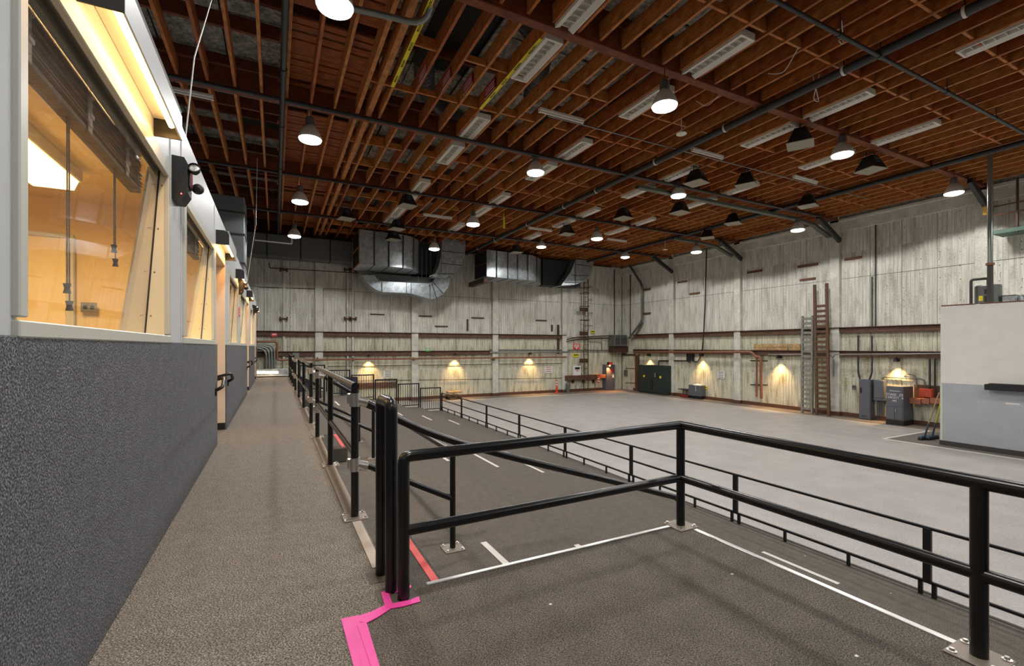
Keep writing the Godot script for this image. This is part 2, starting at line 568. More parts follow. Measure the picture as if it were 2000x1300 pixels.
func lined_wall(w: MeshInstance3D, o: Vector3, a: Vector3, n: Vector3, marks: Array):
	# marks: distances along a of the pilasters, first and last are the ends
	var lo: Material = mats["lining_low"]; var hi: Material = mats["lining_high"]
	for i in marks.size() - 1:
		var s: float = marks[i] + 0.17
		var e: float = marks[i + 1] - 0.17
		var wd := (e - s) / 4.0
		for q in 4:
			for row in [[FLOOR_Y, 0.83, lo], [0.85, 1.72, lo], [1.74, 3.78, hi], [3.795, 6.3, hi]]:
				var st := new_st()
				grooved(st, o + a * (s + q * wd + 0.006) + n * rng.randf_range(-0.006, 0.006) + Vector3.UP * row[0], a, n, wd - 0.012, row[1] - row[0])
				part("lining_panel", st, row[2], w)
		if i > 0:
			var c: Vector3 = o + a * marks[i] + n * 0.03
			var st := new_st()
			box(st, Vector3(c.x, (FLOOR_Y + 6.3) * 0.5, c.z), a.abs() * 0.34 + n.abs() * 0.26 + Vector3.UP * (6.3 - FLOOR_Y), 0.02)
			trims += 1
			struct("trim_%d" % (trims + 10), "pale upright pilaster on the stage wall", st, mats["pilaster"])
func make_shell():
	var plain := mat("hall_dark", Color("#4b4741"), 0.9)
	struct("floor", "pale grey stage floor", bx(Vector3(-7.4, FLOOR_Y - 0.2, BACK_Z - 0.3), Vector3(RIGHT_X + 0.3, FLOOR_Y, 5.8)), mats["stage_floor"])
	var fl := get_node("floor")
	part("border_strip", bx(Vector3(5.9, FLOOR_Y, BACK_Z), Vector3(RIGHT_X, FLOOR_Y + 0.004, BACK_Z + 1.1)), mats["floor_border"], fl)
	part("border_strip", bx(Vector3(RIGHT_X - 1.0, FLOOR_Y, BACK_Z + 1.1), Vector3(RIGHT_X, FLOOR_Y + 0.004, -5.9)), mats["floor_border"], fl)
	part("border_line", bx(Vector3(5.9, FLOOR_Y, BACK_Z + 1.1), Vector3(RIGHT_X - 1.0, FLOOR_Y + 0.005, BACK_Z + 1.16)), mats["worn_tape"], fl)
	part("border_line", bx(Vector3(RIGHT_X - 1.06, FLOOR_Y, BACK_Z + 1.1), Vector3(RIGHT_X - 1.0, FLOOR_Y + 0.005, -7.2)), mats["worn_tape"], fl)
	# bare ground beside the small room with its painted outline
	var p0 := on_y(1730, 857, FLOOR_Y)
	part("dark_apron", bx(Vector3(p0.x, FLOOR_Y, 1.5), Vector3(RIGHT_X - 1.1, FLOOR_Y + 0.0045, p0.z)), mat("apron", Color("#6f6862"), 0.7), fl)
	part("painted_line", bx(Vector3(p0.x - 0.05, FLOOR_Y, 1.5), Vector3(p0.x + 0.03, FLOOR_Y + 0.006, p0.z)), mats["white_tape"], fl)
	part("painted_line", bx(Vector3(p0.x - 0.05, FLOOR_Y, p0.z - 0.08), Vector3(RIGHT_X - 1.1, FLOOR_Y + 0.006, p0.z)), mats["white_tape"], fl)
	var wb := struct("wall_back", "weathered board lined back wall with pilasters", bx(Vector3(-7.4, FLOOR_Y - 0.2, BACK_Z - 0.4), Vector3(RIGHT_X + 0.3, 7.8, BACK_Z - 0.05)), mat("wall_core", Color("#565248"), 0.9))
	lined_wall(wb, Vector3(0, 0, BACK_Z), Vector3.RIGHT, Vector3(0, 0, 1), [-2.65, 1.8, 6.25, 10.7, 15.2, 19.75])
	var wr := struct("wall_right", "weathered board lined side wall with pilasters and tie holes", bx(Vector3(RIGHT_X + 0.05, FLOOR_Y - 0.2, BACK_Z - 0.3), Vector3(RIGHT_X + 0.4, 7.8, 5.8)), mats["wall_core"])
	lined_wall(wr, Vector3(RIGHT_X, 0, 0), Vector3(0, 0, -1), Vector3(-1, 0, 0), [-2.2, 1.95, 6.2, 10.45, 14.75, 18.85, 23.25])
	struct("trim_30", "pale ledge along the top of the side wall", bx(Vector3(RIGHT_X - 0.16, 5.98, BACK_Z), Vector3(RIGHT_X + 0.05, 6.1, 5.5), 0.02), mats["pilaster"])
	part("cap_board", bx(Vector3(RIGHT_X - 0.07, 5.62, BACK_Z), Vector3(RIGHT_X + 0.05, 5.98, 5.5), 0.01), mats["pilaster"], get_node("trim_30"))
	struct("wall_left", "dark stage wall behind the control rooms", bx(Vector3(-7.6, FLOOR_Y - 0.2, BACK_Z - 0.3), Vector3(-7.3, 7.8, 5.8)), plain)
	struct("wall_front", "dark plain stage wall opposite the back wall", bx(Vector3(-7.4, FLOOR_Y - 0.2, 5.5), Vector3(RIGHT_X + 0.3, 7.8, 5.8)), plain)
	# baseboards
	struct("baseboard_back", "brown baseboard along the back wall", bx(Vector3(1.8, FLOOR_Y, BACK_Z), Vector3(18.4, FLOOR_Y + 0.16, BACK_Z + 0.05), 0.008), mats["baseboard"])
	struct("baseboard_right", "brown baseboard along the side wall", bx(Vector3(RIGHT_X - 0.05, FLOOR_Y, -22.0), Vector3(RIGHT_X, FLOOR_Y + 0.16, -6.1), 0.008), mats["baseboard"])
	for z in [-18.85, -14.75, -10.45]:
		part("plinth", bx(Vector3(RIGHT_X - 0.2, FLOOR_Y, z - 0.21), Vector3(RIGHT_X, FLOOR_Y + 0.16, z + 0.21), 0.008), mats["baseboard"], get_node("baseboard_right"))
	for x in [6.25, 10.7, 15.2]:
		part("plinth", bx(Vector3(x - 0.21, FLOOR_Y, BACK_Z), Vector3(x + 0.21, FLOOR_Y + 0.16, BACK_Z + 0.2), 0.008), mats["baseboard"], get_node("baseboard_back"))

func make_ceiling():
	var c := struct("ceiling", "open timber joist ceiling under a grey roof deck", bx(Vector3(-7.4, 7.6, BACK_Z - 0.3), Vector3(RIGHT_X + 0.3, 7.8, 5.8)), mats["roof_deck"])
	# roof boards seen between the joists
	for i in 11:
		for j in 10:
			if rng.randf() < 0.1: continue
			var p := Vector3(-5.2 + i * 1.22, 7.56, -22.3 + j * 1.84)
			piece("roof_board", box_mesh(Vector3(1.19, 0.05, 1.8), 0.004), mats["roof_board"], c, p + Vector3(0, rng.randf_range(-0.04, 0.02), 0), Basis(Vector3.BACK, rng.randf_range(-0.02, 0.02)))
	# roof rafters above the joists
	for i in 9:
		var z := -21.4 + i * 2.4
		piece("rafter", box_mesh(Vector3(27.0, 0.22, 0.09), 0.004), mats["girder_wood"], c, Vector3(6.1, 7.36, z))
	# girders
	var all_g := GIRDERS.duplicate()
	for z in all_g:
		piece("girder", box_mesh(Vector3(26.9, 0.42, 0.16), 0.01), mats["girder_wood"], c, Vector3(6.15, JOIST_Y + 0.15, z))
	piece("girder", box_mesh(Vector3(26.9, 0.34, 0.1), 0.01), mats["girder_wood"], c, Vector3(6.15, JOIST_Y + 0.19, BACK_Z + 0.08))
	var zs := [BACK_Z + 0.13, -18.9, -14.66, -10.41, -6.16, -1.9, 2.35, 5.5]
	var woods := [mats["joist_wood"], mats["joist_wood_pale"], mats["joist_wood_deep"]]
	var rest := new_st()
	for b in 7:
		var z0: float = zs[b] + (0.08 if b > 0 else 0.0)
		var z1: float = zs[b + 1] - 0.08
		var ln := z1 - z0
		for k in range(-16, 44):
			var x := 0.214 + 0.45 * k + rng.randf_range(-0.012, 0.012)
			if x > 19.45: continue
			var y := JOIST_Y + 0.145 + rng.randf_range(-0.008, 0.006)
			var hgt := 0.29
			if b >= 5 or x < -1.8 or (b == 4 and x < 2.0):
				box(rest, Vector3(x, y, (z0 + z1) * 0.5), Vector3(0.052, hgt, ln))
				continue
			var w := 0.052
			if k == 3: w = 0.075
			piece("joist", box_mesh(Vector3(w, hgt, ln), 0.004), woods[rng.randi() % 3 if rng.randf() < 0.6 else 0], c, Vector3(x, y, (z0 + z1) * 0.5), Basis(Vector3.UP, rng.randf_range(-0.0015, 0.0015)))
	for b in 4:
		piece("joist", box_mesh(Vector3(0.11, 0.29, zs[b + 1] - zs[b] - 0.16), 0.004), mats["joist_wood"], c, Vector3(1.79, JOIST_Y + 0.145, (zs[b] + zs[b + 1]) * 0.5))
	var rs := part("joist_rest", rest, mats["joist_wood"], c, "joists over the control rooms and the near platform")
	rs.set_meta("kind", "stuff")
	# blocking between the joists at the thirds of every bay
	var n := 0
	var more := new_st()
	for b in [4, 3, 2, 1, 0]:
		for third in [0.335, 0.665]:
			var z: float = lerp(zs[b], zs[b + 1], third)
			for k in range(-3, 43):
				var x := 0.214 + 0.45 * k + 0.225
				var h: float = [0.11, 0.15, 0.19, 0.15][rng.randi() % 4]
				if rng.randf() < 0.25: h = 0.24
				var at := Vector3(x, JOIST_Y + 0.01 + h * 0.5 + rng.randf_range(0, 0.02), z + rng.randf_range(-0.03, 0.03))
				if (b == 4 and x < 4.0) or x < 1.6 or rng.randf() < 0.2: continue
				if n < 270 and rng.randf() < 0.8:
					piece("blocking", box_mesh(Vector3(0.395, h, 0.045), 0.003), woods[(rng.randi() % 2)], c, at)
					n += 1
				else:
					box(more, at, Vector3(0.395, h, 0.045))
	var mr := part("blocking_rest", more, mats["joist_wood"], c, "short blocking between the farther joists")
	mr.set_meta("kind", "stuff")
	# deep cross beams that lie on the joists over the walkway and control rooms
	for b in 5:
		for third in [0.335, 0.665]:
			piece("cross_beam", box_mesh(Vector3(9.0, 0.24, 0.07), 0.004), mats["girder_wood"], c, Vector3(-2.75, JOIST_Y + 0.415, lerp(zs[b], zs[b + 1], third)))
	# knee struts from the side wall to the girders
	for z in [-18.9, -14.66, -10.41, -6.16]:
		var st := new_st()
		bar(st, Vector3(18.0, 6.0, z + 0.16), Vector3(19.45, 5.25, z + 0.16), 0.12, 0.18, 0.01)
		part("knee_strut", st, mats["steel_dark"], c)
	# loose boards laid across the joists as a catwalk
	var cw := thing("catwalk", "catwalk of reddish planks laid across the ceiling joists", "catwalk", Vector3(0.9, JOIST_Y + 0.29, -14))
	var z := -22.2
	while z < -5.0:
		var wd := rng.randf_range(0.15, 0.24)
		if rng.randf() < 0.86:
			piece("plank", box_mesh(Vector3(1.6, 0.035, 0.14 if wd < 0.18 else (0.18 if wd < 0.21 else 0.22)), 0.003), mats["plank_wood"], cw, Vector3(0.92 + rng.randf_range(-0.08, 0.08), JOIST_Y + 0.312, z), Basis(Vector3.UP, rng.randf_range(-0.02, 0.02)))
		z += wd + 0.02

func two(a: Vector3, b: Vector3, c: Vector3, d: Vector3) -> SurfaceTool:
	var st := new_st()
	span(st, a, b)
	span(st, c, d)
	return st
# ---------- walkway, platform and seating tiers
func make_terrace():
	var wk := struct("floor_walkway", "speckled brown carpeted walkway along the control rooms", two(Vector3(WALL_X - 0.1, FLOOR_Y, -19.9), Vector3(0.52, 0, -2.09), Vector3(WALL_X - 0.1, FLOOR_Y, -2.09), Vector3(0.295, 0, 5.5)), mats["walkway_carpet"])
	part("edge_strip", bx(Vector3(0.43, 0, -19.9), Vector3(0.52, 0.005, -3.4), 0.002), mats["base_plate"], wk)
	struct("floor_end_landing", "bare landing past the end of the walkway", bx(Vector3(-7.3, FLOOR_Y, BACK_Z), Vector3(0.52, -0.02, -19.9)), mats["floor_border"])
	var pf := struct("floor_platform", "brown carpeted platform edged with a pale metal nosing", two(Vector3(0.52, FLOOR_Y, -2.2), Vector3(2.36, 0, 5.5), Vector3(0.295, FLOOR_Y, -2.09), Vector3(0.52, 0, 5.5)), mats["platform_carpet"])
	part("nosing", bx(Vector3(0.66, -0.03, -2.225), Vector3(2.3, 0.006, -2.2), 0.002), mats["nosing"], pf)
	part("nosing", bx(Vector3(2.36, -0.03, -2.1), Vector3(2.39, 0.006, 5.5), 0.002), mats["nosing"], pf)
	for k in 6:
		var near := -2.225 if k < 2 else 5.5
		var x0: float = TIER_X[k]
		struct("floor_tier", "carpeted seating tier, step %s below the walkway" % ["one", "two", "three", "four", "five", "six"][k], bx(Vector3(x0 if k != 2 else 2.42, FLOOR_Y, -17.5), Vector3(TIER_X[k + 1], TIER_Y[k], near), 0.008), mats["tier_carpet"])
	var t6 := get_node("floor_tier_005")
	part("kerb", bx(Vector3(5.85, FLOOR_Y, -17.5), Vector3(5.89, TIER_Y[5] + 0.008, 5.5), 0.006), mats["charcoal"], t6)
	# step boxes in the aisles beside the walkway
	var labels := ["grey carpeted step box between the platform and the first aisle rail", "grey carpeted step box in the middle aisle beside the walkway", "grey carpeted step box in the far aisle beside the walkway"]
	var aisles := [[-3.3, -2.24], [-7.7, -6.55], [-13.9, -12.9]]
	for i in 3:
		var b := thing("step_box", labels[i], "step", Vector3(0.7, TIER_Y[0], (aisles[i][0] + aisles[i][1]) * 0.5), "aisle step boxes")
		part("carpeted_block", bx(Vector3(0.522, TIER_Y[0], aisles[i][0]), Vector3(0.87, TIER_Y[0] + 0.189, aisles[i][1]), 0.008), mats["step_carpet"], b)

# ---------- control room front with its windows, doors and lamps
const WINDOWS := [[-1.71, -3.66], [-4.28, -6.13], [-8.1, -9.95], [-10.6, -12.6], [-14.75, -16.3], [-16.75, -17.75]]
const NICHES := [[-6.48, -7.63], [-13.1, -14.25], [-18.0, -19.1]]
const SILL := 1.19
const HEAD := 2.29
const TOP := 2.79
func make_facade():
	var st := new_st()
	var th := 0.08
	var xo := WALL_X; var xi := WALL_X - th
	var cuts := []
	for w in WINDOWS: cuts.append([w[0], w[1], SILL, HEAD])
	for d in NICHES: cuts.append([d[0], d[1], 0.0, 2.30])
	cuts.sort_custom(func(a, b): return a[0] > b[0])
	var z := 5.5
	for c in cuts:
		span(st, Vector3(xi, 0, z), Vector3(xo, TOP, c[0]))
		span(st, Vector3(xi, c[3], c[0]), Vector3(xo, TOP, c[1]))
		if c[2] > 0.1: span(st, Vector3(xi, 0, c[0]), Vector3(xo, c[2], c[1]))
		z = c[1]
	span(st, Vector3(xi, 0, z), Vector3(xo, TOP, -19.8))
	var wf := struct("wall_control_room", "pale grey painted control room front above the walkway", st, mats["facade_paint"])
	# carpet on the lower wall, in lengths between the doors
	z = 5.5
	for d in NICHES:
		part("carpet_panel", bx(Vector3(xo, 0.004, z), Vector3(xo + 0.014, SILL, d[0]), 0.004), mats["wall_carpet"], wf)
		z = d[1]
	part("carpet_panel", bx(Vector3(xo, 0.004, z), Vector3(xo + 0.014, SILL, -19.8), 0.004), mats["wall_carpet"], wf)
	# upright joints of the painted boards
	for zz in [-3.78, -4.18, -6.3, -7.9, -10.3]:
		part("joint_batten", bx(Vector3(xo, HEAD + 0.06 if zz < -7 else SILL, zz - 0.012), Vector3(xo + 0.006, TOP, zz + 0.012), 0.002), mats["facade_paint"], wf)
	part("roof_slab", bx(Vector3(-6.0, 2.72, 5.5), Vector3(xo, TOP + 0.02, -19.8)), mats["facade_paint"], wf)
	part("end_wall", bx(Vector3(-6.0, 0, -19.8), Vector3(xo, TOP, -19.7)), mats["facade_paint"], wf)
	# rooms behind the windows
	var rooms := [[-1.0, -6.4], [-7.75, -13.0], [-14.35, -17.9]]
	for r in rooms:
		var rs := new_st()
		var a: float = r[0]; var b: float = r[1]
		span(rs, Vector3(-3.3, 0, a), Vector3(-3.2, 2.72, b))
		span(rs, Vector3(-3.2, 0, a), Vector3(xi, 2.72, a + 0.06))
		span(rs, Vector3(-3.2, 0, b - 0.06), Vector3(xi, 2.72, b))
		span(rs, Vector3(-3.2, 2.69, a), Vector3(xi, 2.72, b))
		var rm := struct("wall_room_interior", "warm yellow walls inside a control room", rs, mats["room_paint"])
		part("inner_lining", bx(Vector3(xi - 0.01, 0, a), Vector3(xi, SILL, b)), mats["room_paint"], rm)
		part("room_floor", bx(Vector3(-3.2, -0.001, a), Vector3(xi, 0.006, b)), mats["walkway_carpet"], rm)
		part("chair_rail", bx(Vector3(-3.2, 1.3, b), Vector3(xi - 0.2, 1.36, b + 0.012), 0.003), mats["room_door"], rm)
		var mid := (a + b) * 0.5
		if r == rooms[0]: mid = -4.65
		var fl := thing("ceiling_light", ["glowing fluorescent ceiling light in the control room before the first doorway", "fluorescent ceiling light in the control room between the two doorways", "fluorescent ceiling light in the control room past the second doorway"][rooms.find(r)], "light", Vector3(-1.6, 2.6, mid))
		part("housing", bx(Vector3(-1.85, 2.585, mid - 0.66), Vector3(-1.49, 2.69, mid + 0.66), 0.01), mats["enamel"], fl)
		var ls := new_st()
		prism(ls, [Vector2(-0.16, 0), Vector2(0.16, 0), Vector2(0.13, -0.08), Vector2(-0.13, -0.08)], Vector3(-1.67, 2.585, mid - 0.63), Vector3.RIGHT, Vector3.UP, Vector3(0, 0, 1.26))
		part("lens", ls, mats["tube_warm"], fl)
		panel_light(fl, Vector3(-1.67, 2.49, mid), 5.6, Color(1.0, 0.82, 0.50), Vector2(0.3, 1.25), Vector3.DOWN, Vector3.FORWARD)
	# a door on the end wall of the first room
	var dr := struct("door_1", "pale yellow door at the end of the first control room", bx(Vector3(-2.75, 0, -6.34), Vector3(-1.9, 2.27, -6.3), 0.006), mats["room_door"])
	part("door_frame", bx(Vector3(-1.9, 0, -6.34), Vector3(-1.84, 2.31, -6.285), 0.004), mats["frame_paint"], dr)
	part("door_frame", bx(Vector3(-2.81, 2.27, -6.34), Vector3(-1.9, 2.31, -6.285), 0.004), mats["frame_paint"], dr)
	var vent := thing("ceiling_grille", "slotted air grille on the control room ceiling", "grille", Vector3(-1.6, 2.69, -3.4))
	part("frame", bx(Vector3(-1.85, 2.665, -3.7), Vector3(-1.35, 2.69, -3.2), 0.004), mats["frame_paint"], vent)
	for k in 9:
		part("slat", bx(Vector3(-1.82 + k * 0.052, 2.655, -3.68), Vector3(-1.795 + k * 0.052, 2.667, -3.22)), mats["steel_grey"], vent)
	var op := on_z(174, 600, -6.33)
	var ol := thing("socket_plate", "metal double socket plate on the yellow room wall", "socket", op)
	part("plate", bx(op + Vector3(-0.065, -0.05, 0), op + Vector3(0.065, 0.05, 0.012), 0.004), mats["conduit"], ol)
	for s in [-1, 1]:
		part("outlet", bx(op + Vector3(s * 0.028 - 0.016, -0.02, 0.012), op + Vector3(s * 0.028 + 0.016, 0.02, 0.016), 0.003), mats["ink"], ol)
	var wl := ["large window before the first control room doorway, nearest the pink tape", "window beside the first doorway, past the emergency light", "first window past the first doorway", "window just before the second doorway", "first window past the second doorway", "narrow window before the last doorway"]
	for i in WINDOWS.size(): make_window(i + 1, WINDOWS[i][0], WINDOWS[i][1], wl[i])
	for i in NICHES.size(): make_niche(i + 1, NICHES[i][0], NICHES[i][1])
	# wall lamps: open-bottomed boxes with a warm tube
	var sl := ["long box wall lamp with bright warm tube above the large window", "black-ended box wall lamp over the first doorway", "black-ended box wall lamp over the window past the first doorway", "black-ended box wall lamp over the second doorway", "black-ended box wall lamp over the last doorway"]
	var zl := [-2.14, -6.46, -9.55, -13.05, -17.9]
	for i in 5: wall_lamp(zl[i], sl[i], i)
	emergency_light(-3.93, 2.33, "black twin-headed emergency light between the two nearest windows")
	emergency_light(-10.25, 2.33, "black emergency light between the windows past the first doorway")
	emergency_light(-16.5, 2.33, "black emergency light between the windows past the second doorway")
	# small red notice
	var rp := on_x(466.5, 609, WALL_X)
	var rn := thing("wall_notice", "small red notice on the pier between windows", "sign", rp)
	part("board", bx(rp + Vector3(0, -0.09, -0.12), rp + Vector3(0.012, 0.09, 0.12), 0.003), mats["sign_red_bright"], rn)
	for k in 2: part("symbol", bx(rp + Vector3(0.012, -0.045 + k * 0.05, -0.05), rp + Vector3(0.015, -0.02 + k * 0.05, 0.05)), mats["sign_white"], rn)
	# a white wire from the ceiling
	var wp := thing("hanging_wire", "thin white wire hanging from the joists to the control room roof", "wire", Vector3(-0.6, TOP, -4.3))
	part("wire", pipe([Vector3(-0.62, JOIST_Y + 0.1, -6.9), Vector3(-0.6, 4.9, -5.9), Vector3(-0.63, 3.7, -4.9), Vector3(-0.64, TOP + 0.02, -4.5)], 0.006, 5), mats["cable_white"], wp)
	var wp2 := thing("hanging_wire", "thin pale wire hanging from the joists past the lamp row", "wire", Vector3(-0.5, TOP, -13))
	part("wire", pipe([Vector3(-0.42, JOIST_Y + 0.1, -14.2), Vector3(-0.45, 4.4, -14.0), Vector3(-0.66, TOP + 0.02, -14.0)], 0.008, 5), mats["cable_white"], wp2)
func make_window(i: int, z0: float, z1: float, label: String):
	var xo := WALL_X
	var st := new_st()
	var t := 0.055
	var tn := 0.018 if i == 1 else t
	var pr := 0.018
	span(st, Vector3(xo - 0.01, SILL - 0.005, z0 + tn), Vector3(xo + pr, SILL + 0.042, z1 - t), 0.004)
	span(st, Vector3(xo - 0.01, HEAD - 0.045, z0 + tn), Vector3(xo + pr, HEAD + 0.05, z1 - t), 0.004)
	span(st, Vector3(xo - 0.01, SILL + 0.05, z0 + tn), Vector3(xo + pr, HEAD - 0.045, z0 - 0.03), 0.004)
	span(st, Vector3(xo - 0.01, SILL + 0.05, z1 + 0.03), Vector3(xo + pr, HEAD - 0.045, z1 - t), 0.004)
	var w := struct("window_%d" % i, label, st, mats["frame_paint"])
	# inner track lines of the frame head
	part("head_track", bx(Vector3(xo - 0.05, HEAD - 0.05, z0), Vector3(xo - 0.035, HEAD - 0.005, z1), 0.003), mats["steel_dark"], w)
	# wedge jambs: the panes lean, their foot set deeper in the wall than their head
	for s in [z0, z1]:
		var js := new_st()
		var dz := -0.03 if s == z0 else 0.03
		prism(js, [Vector2(xo - 0.005, SILL), Vector2(xo - 0.24, SILL), Vector2(xo - 0.09, HEAD), Vector2(xo - 0.005, HEAD)], Vector3(0, 0, s), Vector3.RIGHT, Vector3.UP, Vector3(0, 0, dz))
		part("jamb", js, mats["cream_paint"], w)
		var ss := new_st()
		bar(ss, Vector3(xo - 0.105, SILL + 0.03, s + dz * 1.08), Vector3(xo - 0.03, HEAD - 0.02, s + dz * 1.08), 0.008, 0.012)
		part("gasket", ss, mats["rubber"], w)
		for q in 4:
			var f := 0.15 + q * 0.25
			for o in [0.02, -0.03]:
				part("screw", bx(Vector3(xo - 0.105 + 0.075 * f + o - 0.003, lerp(SILL, HEAD, f) - 0.003, s + dz * 1.03), Vector3(xo - 0.105 + 0.075 * f + o + 0.003, lerp(SILL, HEAD, f) + 0.003, s + dz * 1.12)), mats["steel_dark"], w)
	part("inner_sill", bx(Vector3(xo - 0.26, SILL - 0.03, z0), Vector3(xo - 0.004, SILL + 0.012, z1), 0.003), mats["cream_paint"], w)
	var gs := new_st()
	var A := Vector3(xo - 0.105, SILL + 0.012, z0 - 0.03); var B := Vector3(xo - 0.105, SILL + 0.012, z1 + 0.03)
	var C := Vector3(xo - 0.03, HEAD - 0.01, z1 + 0.03); var D := Vector3(xo - 0.03, HEAD - 0.01, z0 - 0.03)
	var n := (B - A).cross(D - A).normalized()
	if n.x < 0: n = -n
	quad(gs, A, B, C, D, n)
	part("pane", gs, mats["glass"], w)
	# raised slatted blind with cords
	var bl := thing("window_blind", ["gathered brown slatted blind in the large window", "gathered brown slatted blind in the window beside the first doorway", "gathered blind in the first window past the first doorway", "gathered blind in the window just before the second doorway", "gathered blind in the first window past the second doorway", "gathered blind in the narrow window"][i - 1], "blind", Vector3(xo - 0.14, 2.36, (z0 + z1) * 0.5))
	part("head_rail", bx(Vector3(xo - 0.17, 2.36, z0 - 0.02), Vector3(xo - 0.12, 2.42, z1 + 0.02), 0.004), mats["blind"], bl)
	for k in 12:
		var y := 2.355 - k * 0.018
		var sl := new_st()
		box(sl, Vector3(xo - 0.145 + rng.randf_range(-0.006, 0.006), y, (z0 + z1) * 0.5 + rng.randf_range(-0.02, 0.02)), Vector3(0.06, 0.007, absf(z1 - z0) - 0.1), 0.002, Basis(Vector3.RIGHT, rng.randf_range(-0.008, 0.008)).rotated(Vector3.BACK, rng.randf_range(-0.25, 0.25)))
		part("slat", sl, mats["blind"], bl)
	part("bottom_rail", bx(Vector3(xo - 0.175, 2.105, z0 - 0.06), Vector3(xo - 0.115, 2.135, z1 + 0.06), 0.006), mats["blind"], bl)
	for f in [0.2, 0.5, 0.8]:
		var zz: float = lerp(z0, z1, f)
		var tp := new_st()
		box(tp, Vector3(xo - 0.11, 2.24, zz), Vector3(0.004, 0.26, 0.05), 0.0)
		for q in 5: box(tp, Vector3(xo - 0.106, 2.14 + q * 0.045, zz + 0.012 * (1 if q % 2 == 0 else -1)), Vector3(0.01, 0.02, 0.04), 0.003)
		part("ladder_tape", tp, mats["worn_tape"], bl)
	if i <= 2:
		for f in ([0.10, 0.42, 0.74] if i == 1 else [0.3]):
			var zz: float = lerp(z0, z1, f)
			var yb: float = 1.42 if f < 0.7 else 1.7
			part("cord", pipe([Vector3(xo - 0.14, 2.12, zz), Vector3(xo - 0.14, yb, zz)], 0.003, 5), mats["blind"], bl)
			part("cord", pipe([Vector3(xo - 0.14, 2.12, zz - 0.02), Vector3(xo - 0.14, yb - 0.07, zz - 0.025)], 0.003, 5), mats["blind"], bl)
			for q in [[0.0, 0.0], [-0.025, -0.07]]:
				var ts := new_st()
				lathe(ts, [Vector2(0.0, 0), Vector2(0.014, 0), Vector2(0.009, 0.02), Vector2(0.014, 0.04), Vector2(0.0, 0.042)], Vector3(xo - 0.14, yb + q[1] - 0.04, zz + q[0]), 8)
				part("tassel", ts, mats["charcoal"], bl)
func make_niche(i: int, z0: float, z1: float):
	var st := new_st()
	var xi := WALL_X - 0.7
	span(st, Vector3(xi, 0, z1 - 0.05), Vector3(WALL_X - 0.002, 2.296, z1 + 0.006))
	span(st, Vector3(xi, 0, z0 - 0.006), Vector3(WALL_X - 0.002, 2.296, z0 + 0.05))
	span(st, Vector3(xi, 2.29, z1), Vector3(WALL_X - 0.002, 2.34, z0))
	var t := struct("trim_%d" % i, ["peach painted recess of the first doorway", "peach painted recess of the second doorway", "peach painted recess of the last doorway"][i - 1], st, mats["peach_paint"])
	part("rubber_base", bx(Vector3(xi, 0.005, z1), Vector3(WALL_X - 0.001, 0.1, z1 + 0.012)), mats["rubber"], t)
	var d := struct("door_%d" % (i + 1), ["brown door set back in the first doorway", "brown door set back in the second doorway", "brown door set back in the last doorway"][i - 1], bx(Vector3(xi - 0.06, 0, z1), Vector3(xi, 2.3, z0), 0.006), mats["room_door"])
	part("door_handle", pipe(bend([Vector3(xi, 1.0, z1 + 0.12), Vector3(xi + 0.06, 1.0, z1 + 0.12), Vector3(xi + 0.06, 1.0, z1 + 0.24)], 0.02), 0.01, 8), mats["chrome"], d)
	# grab rails that come out of the recess and turn back to the carpeted wall
	for s in 2:
		if i == 3 and s == 1: continue
		var zc: float = z0 + 0.16 if s == 0 else z1 - 0.02
		var h := thing("grab_rail", [["curved black grab rail before the first doorway", "curved black grab rail past the first doorway"], ["curved black grab rail before the second doorway", "curved black grab rail past the second doorway"], ["curved black grab rail before the last doorway", ""]][i - 1][s], "handrail", Vector3(WALL_X, 0.66, zc))
		var sg := 1.0
		var pts := bend([Vector3(WALL_X - 0.6, 0.62, z0 - 0.08 if s == 0 else z1 + 0.08), Vector3(WALL_X + 0.075, 0.79, z0 - 0.08 if s == 0 else z1 + 0.08), Vector3(WALL_X + 0.085, 0.70, zc + 0.06 if s == 0 else zc - 0.1), Vector3(WALL_X + 0.014, 0.66, zc + 0.06 if s == 0 else zc - 0.14)], 0.06, 5)
		part("rail", pipe(pts, 0.019, 10), mats["rail_black"], h)
		part("bracket", bx(Vector3(WALL_X + 0.014, 0.6, (zc + 0.06 if s == 0 else zc - 0.14) - 0.025), Vector3(WALL_X + 0.03, 0.69, (zc + 0.06 if s == 0 else zc - 0.14) + 0.025), 0.006), mats["rail_black"], h)
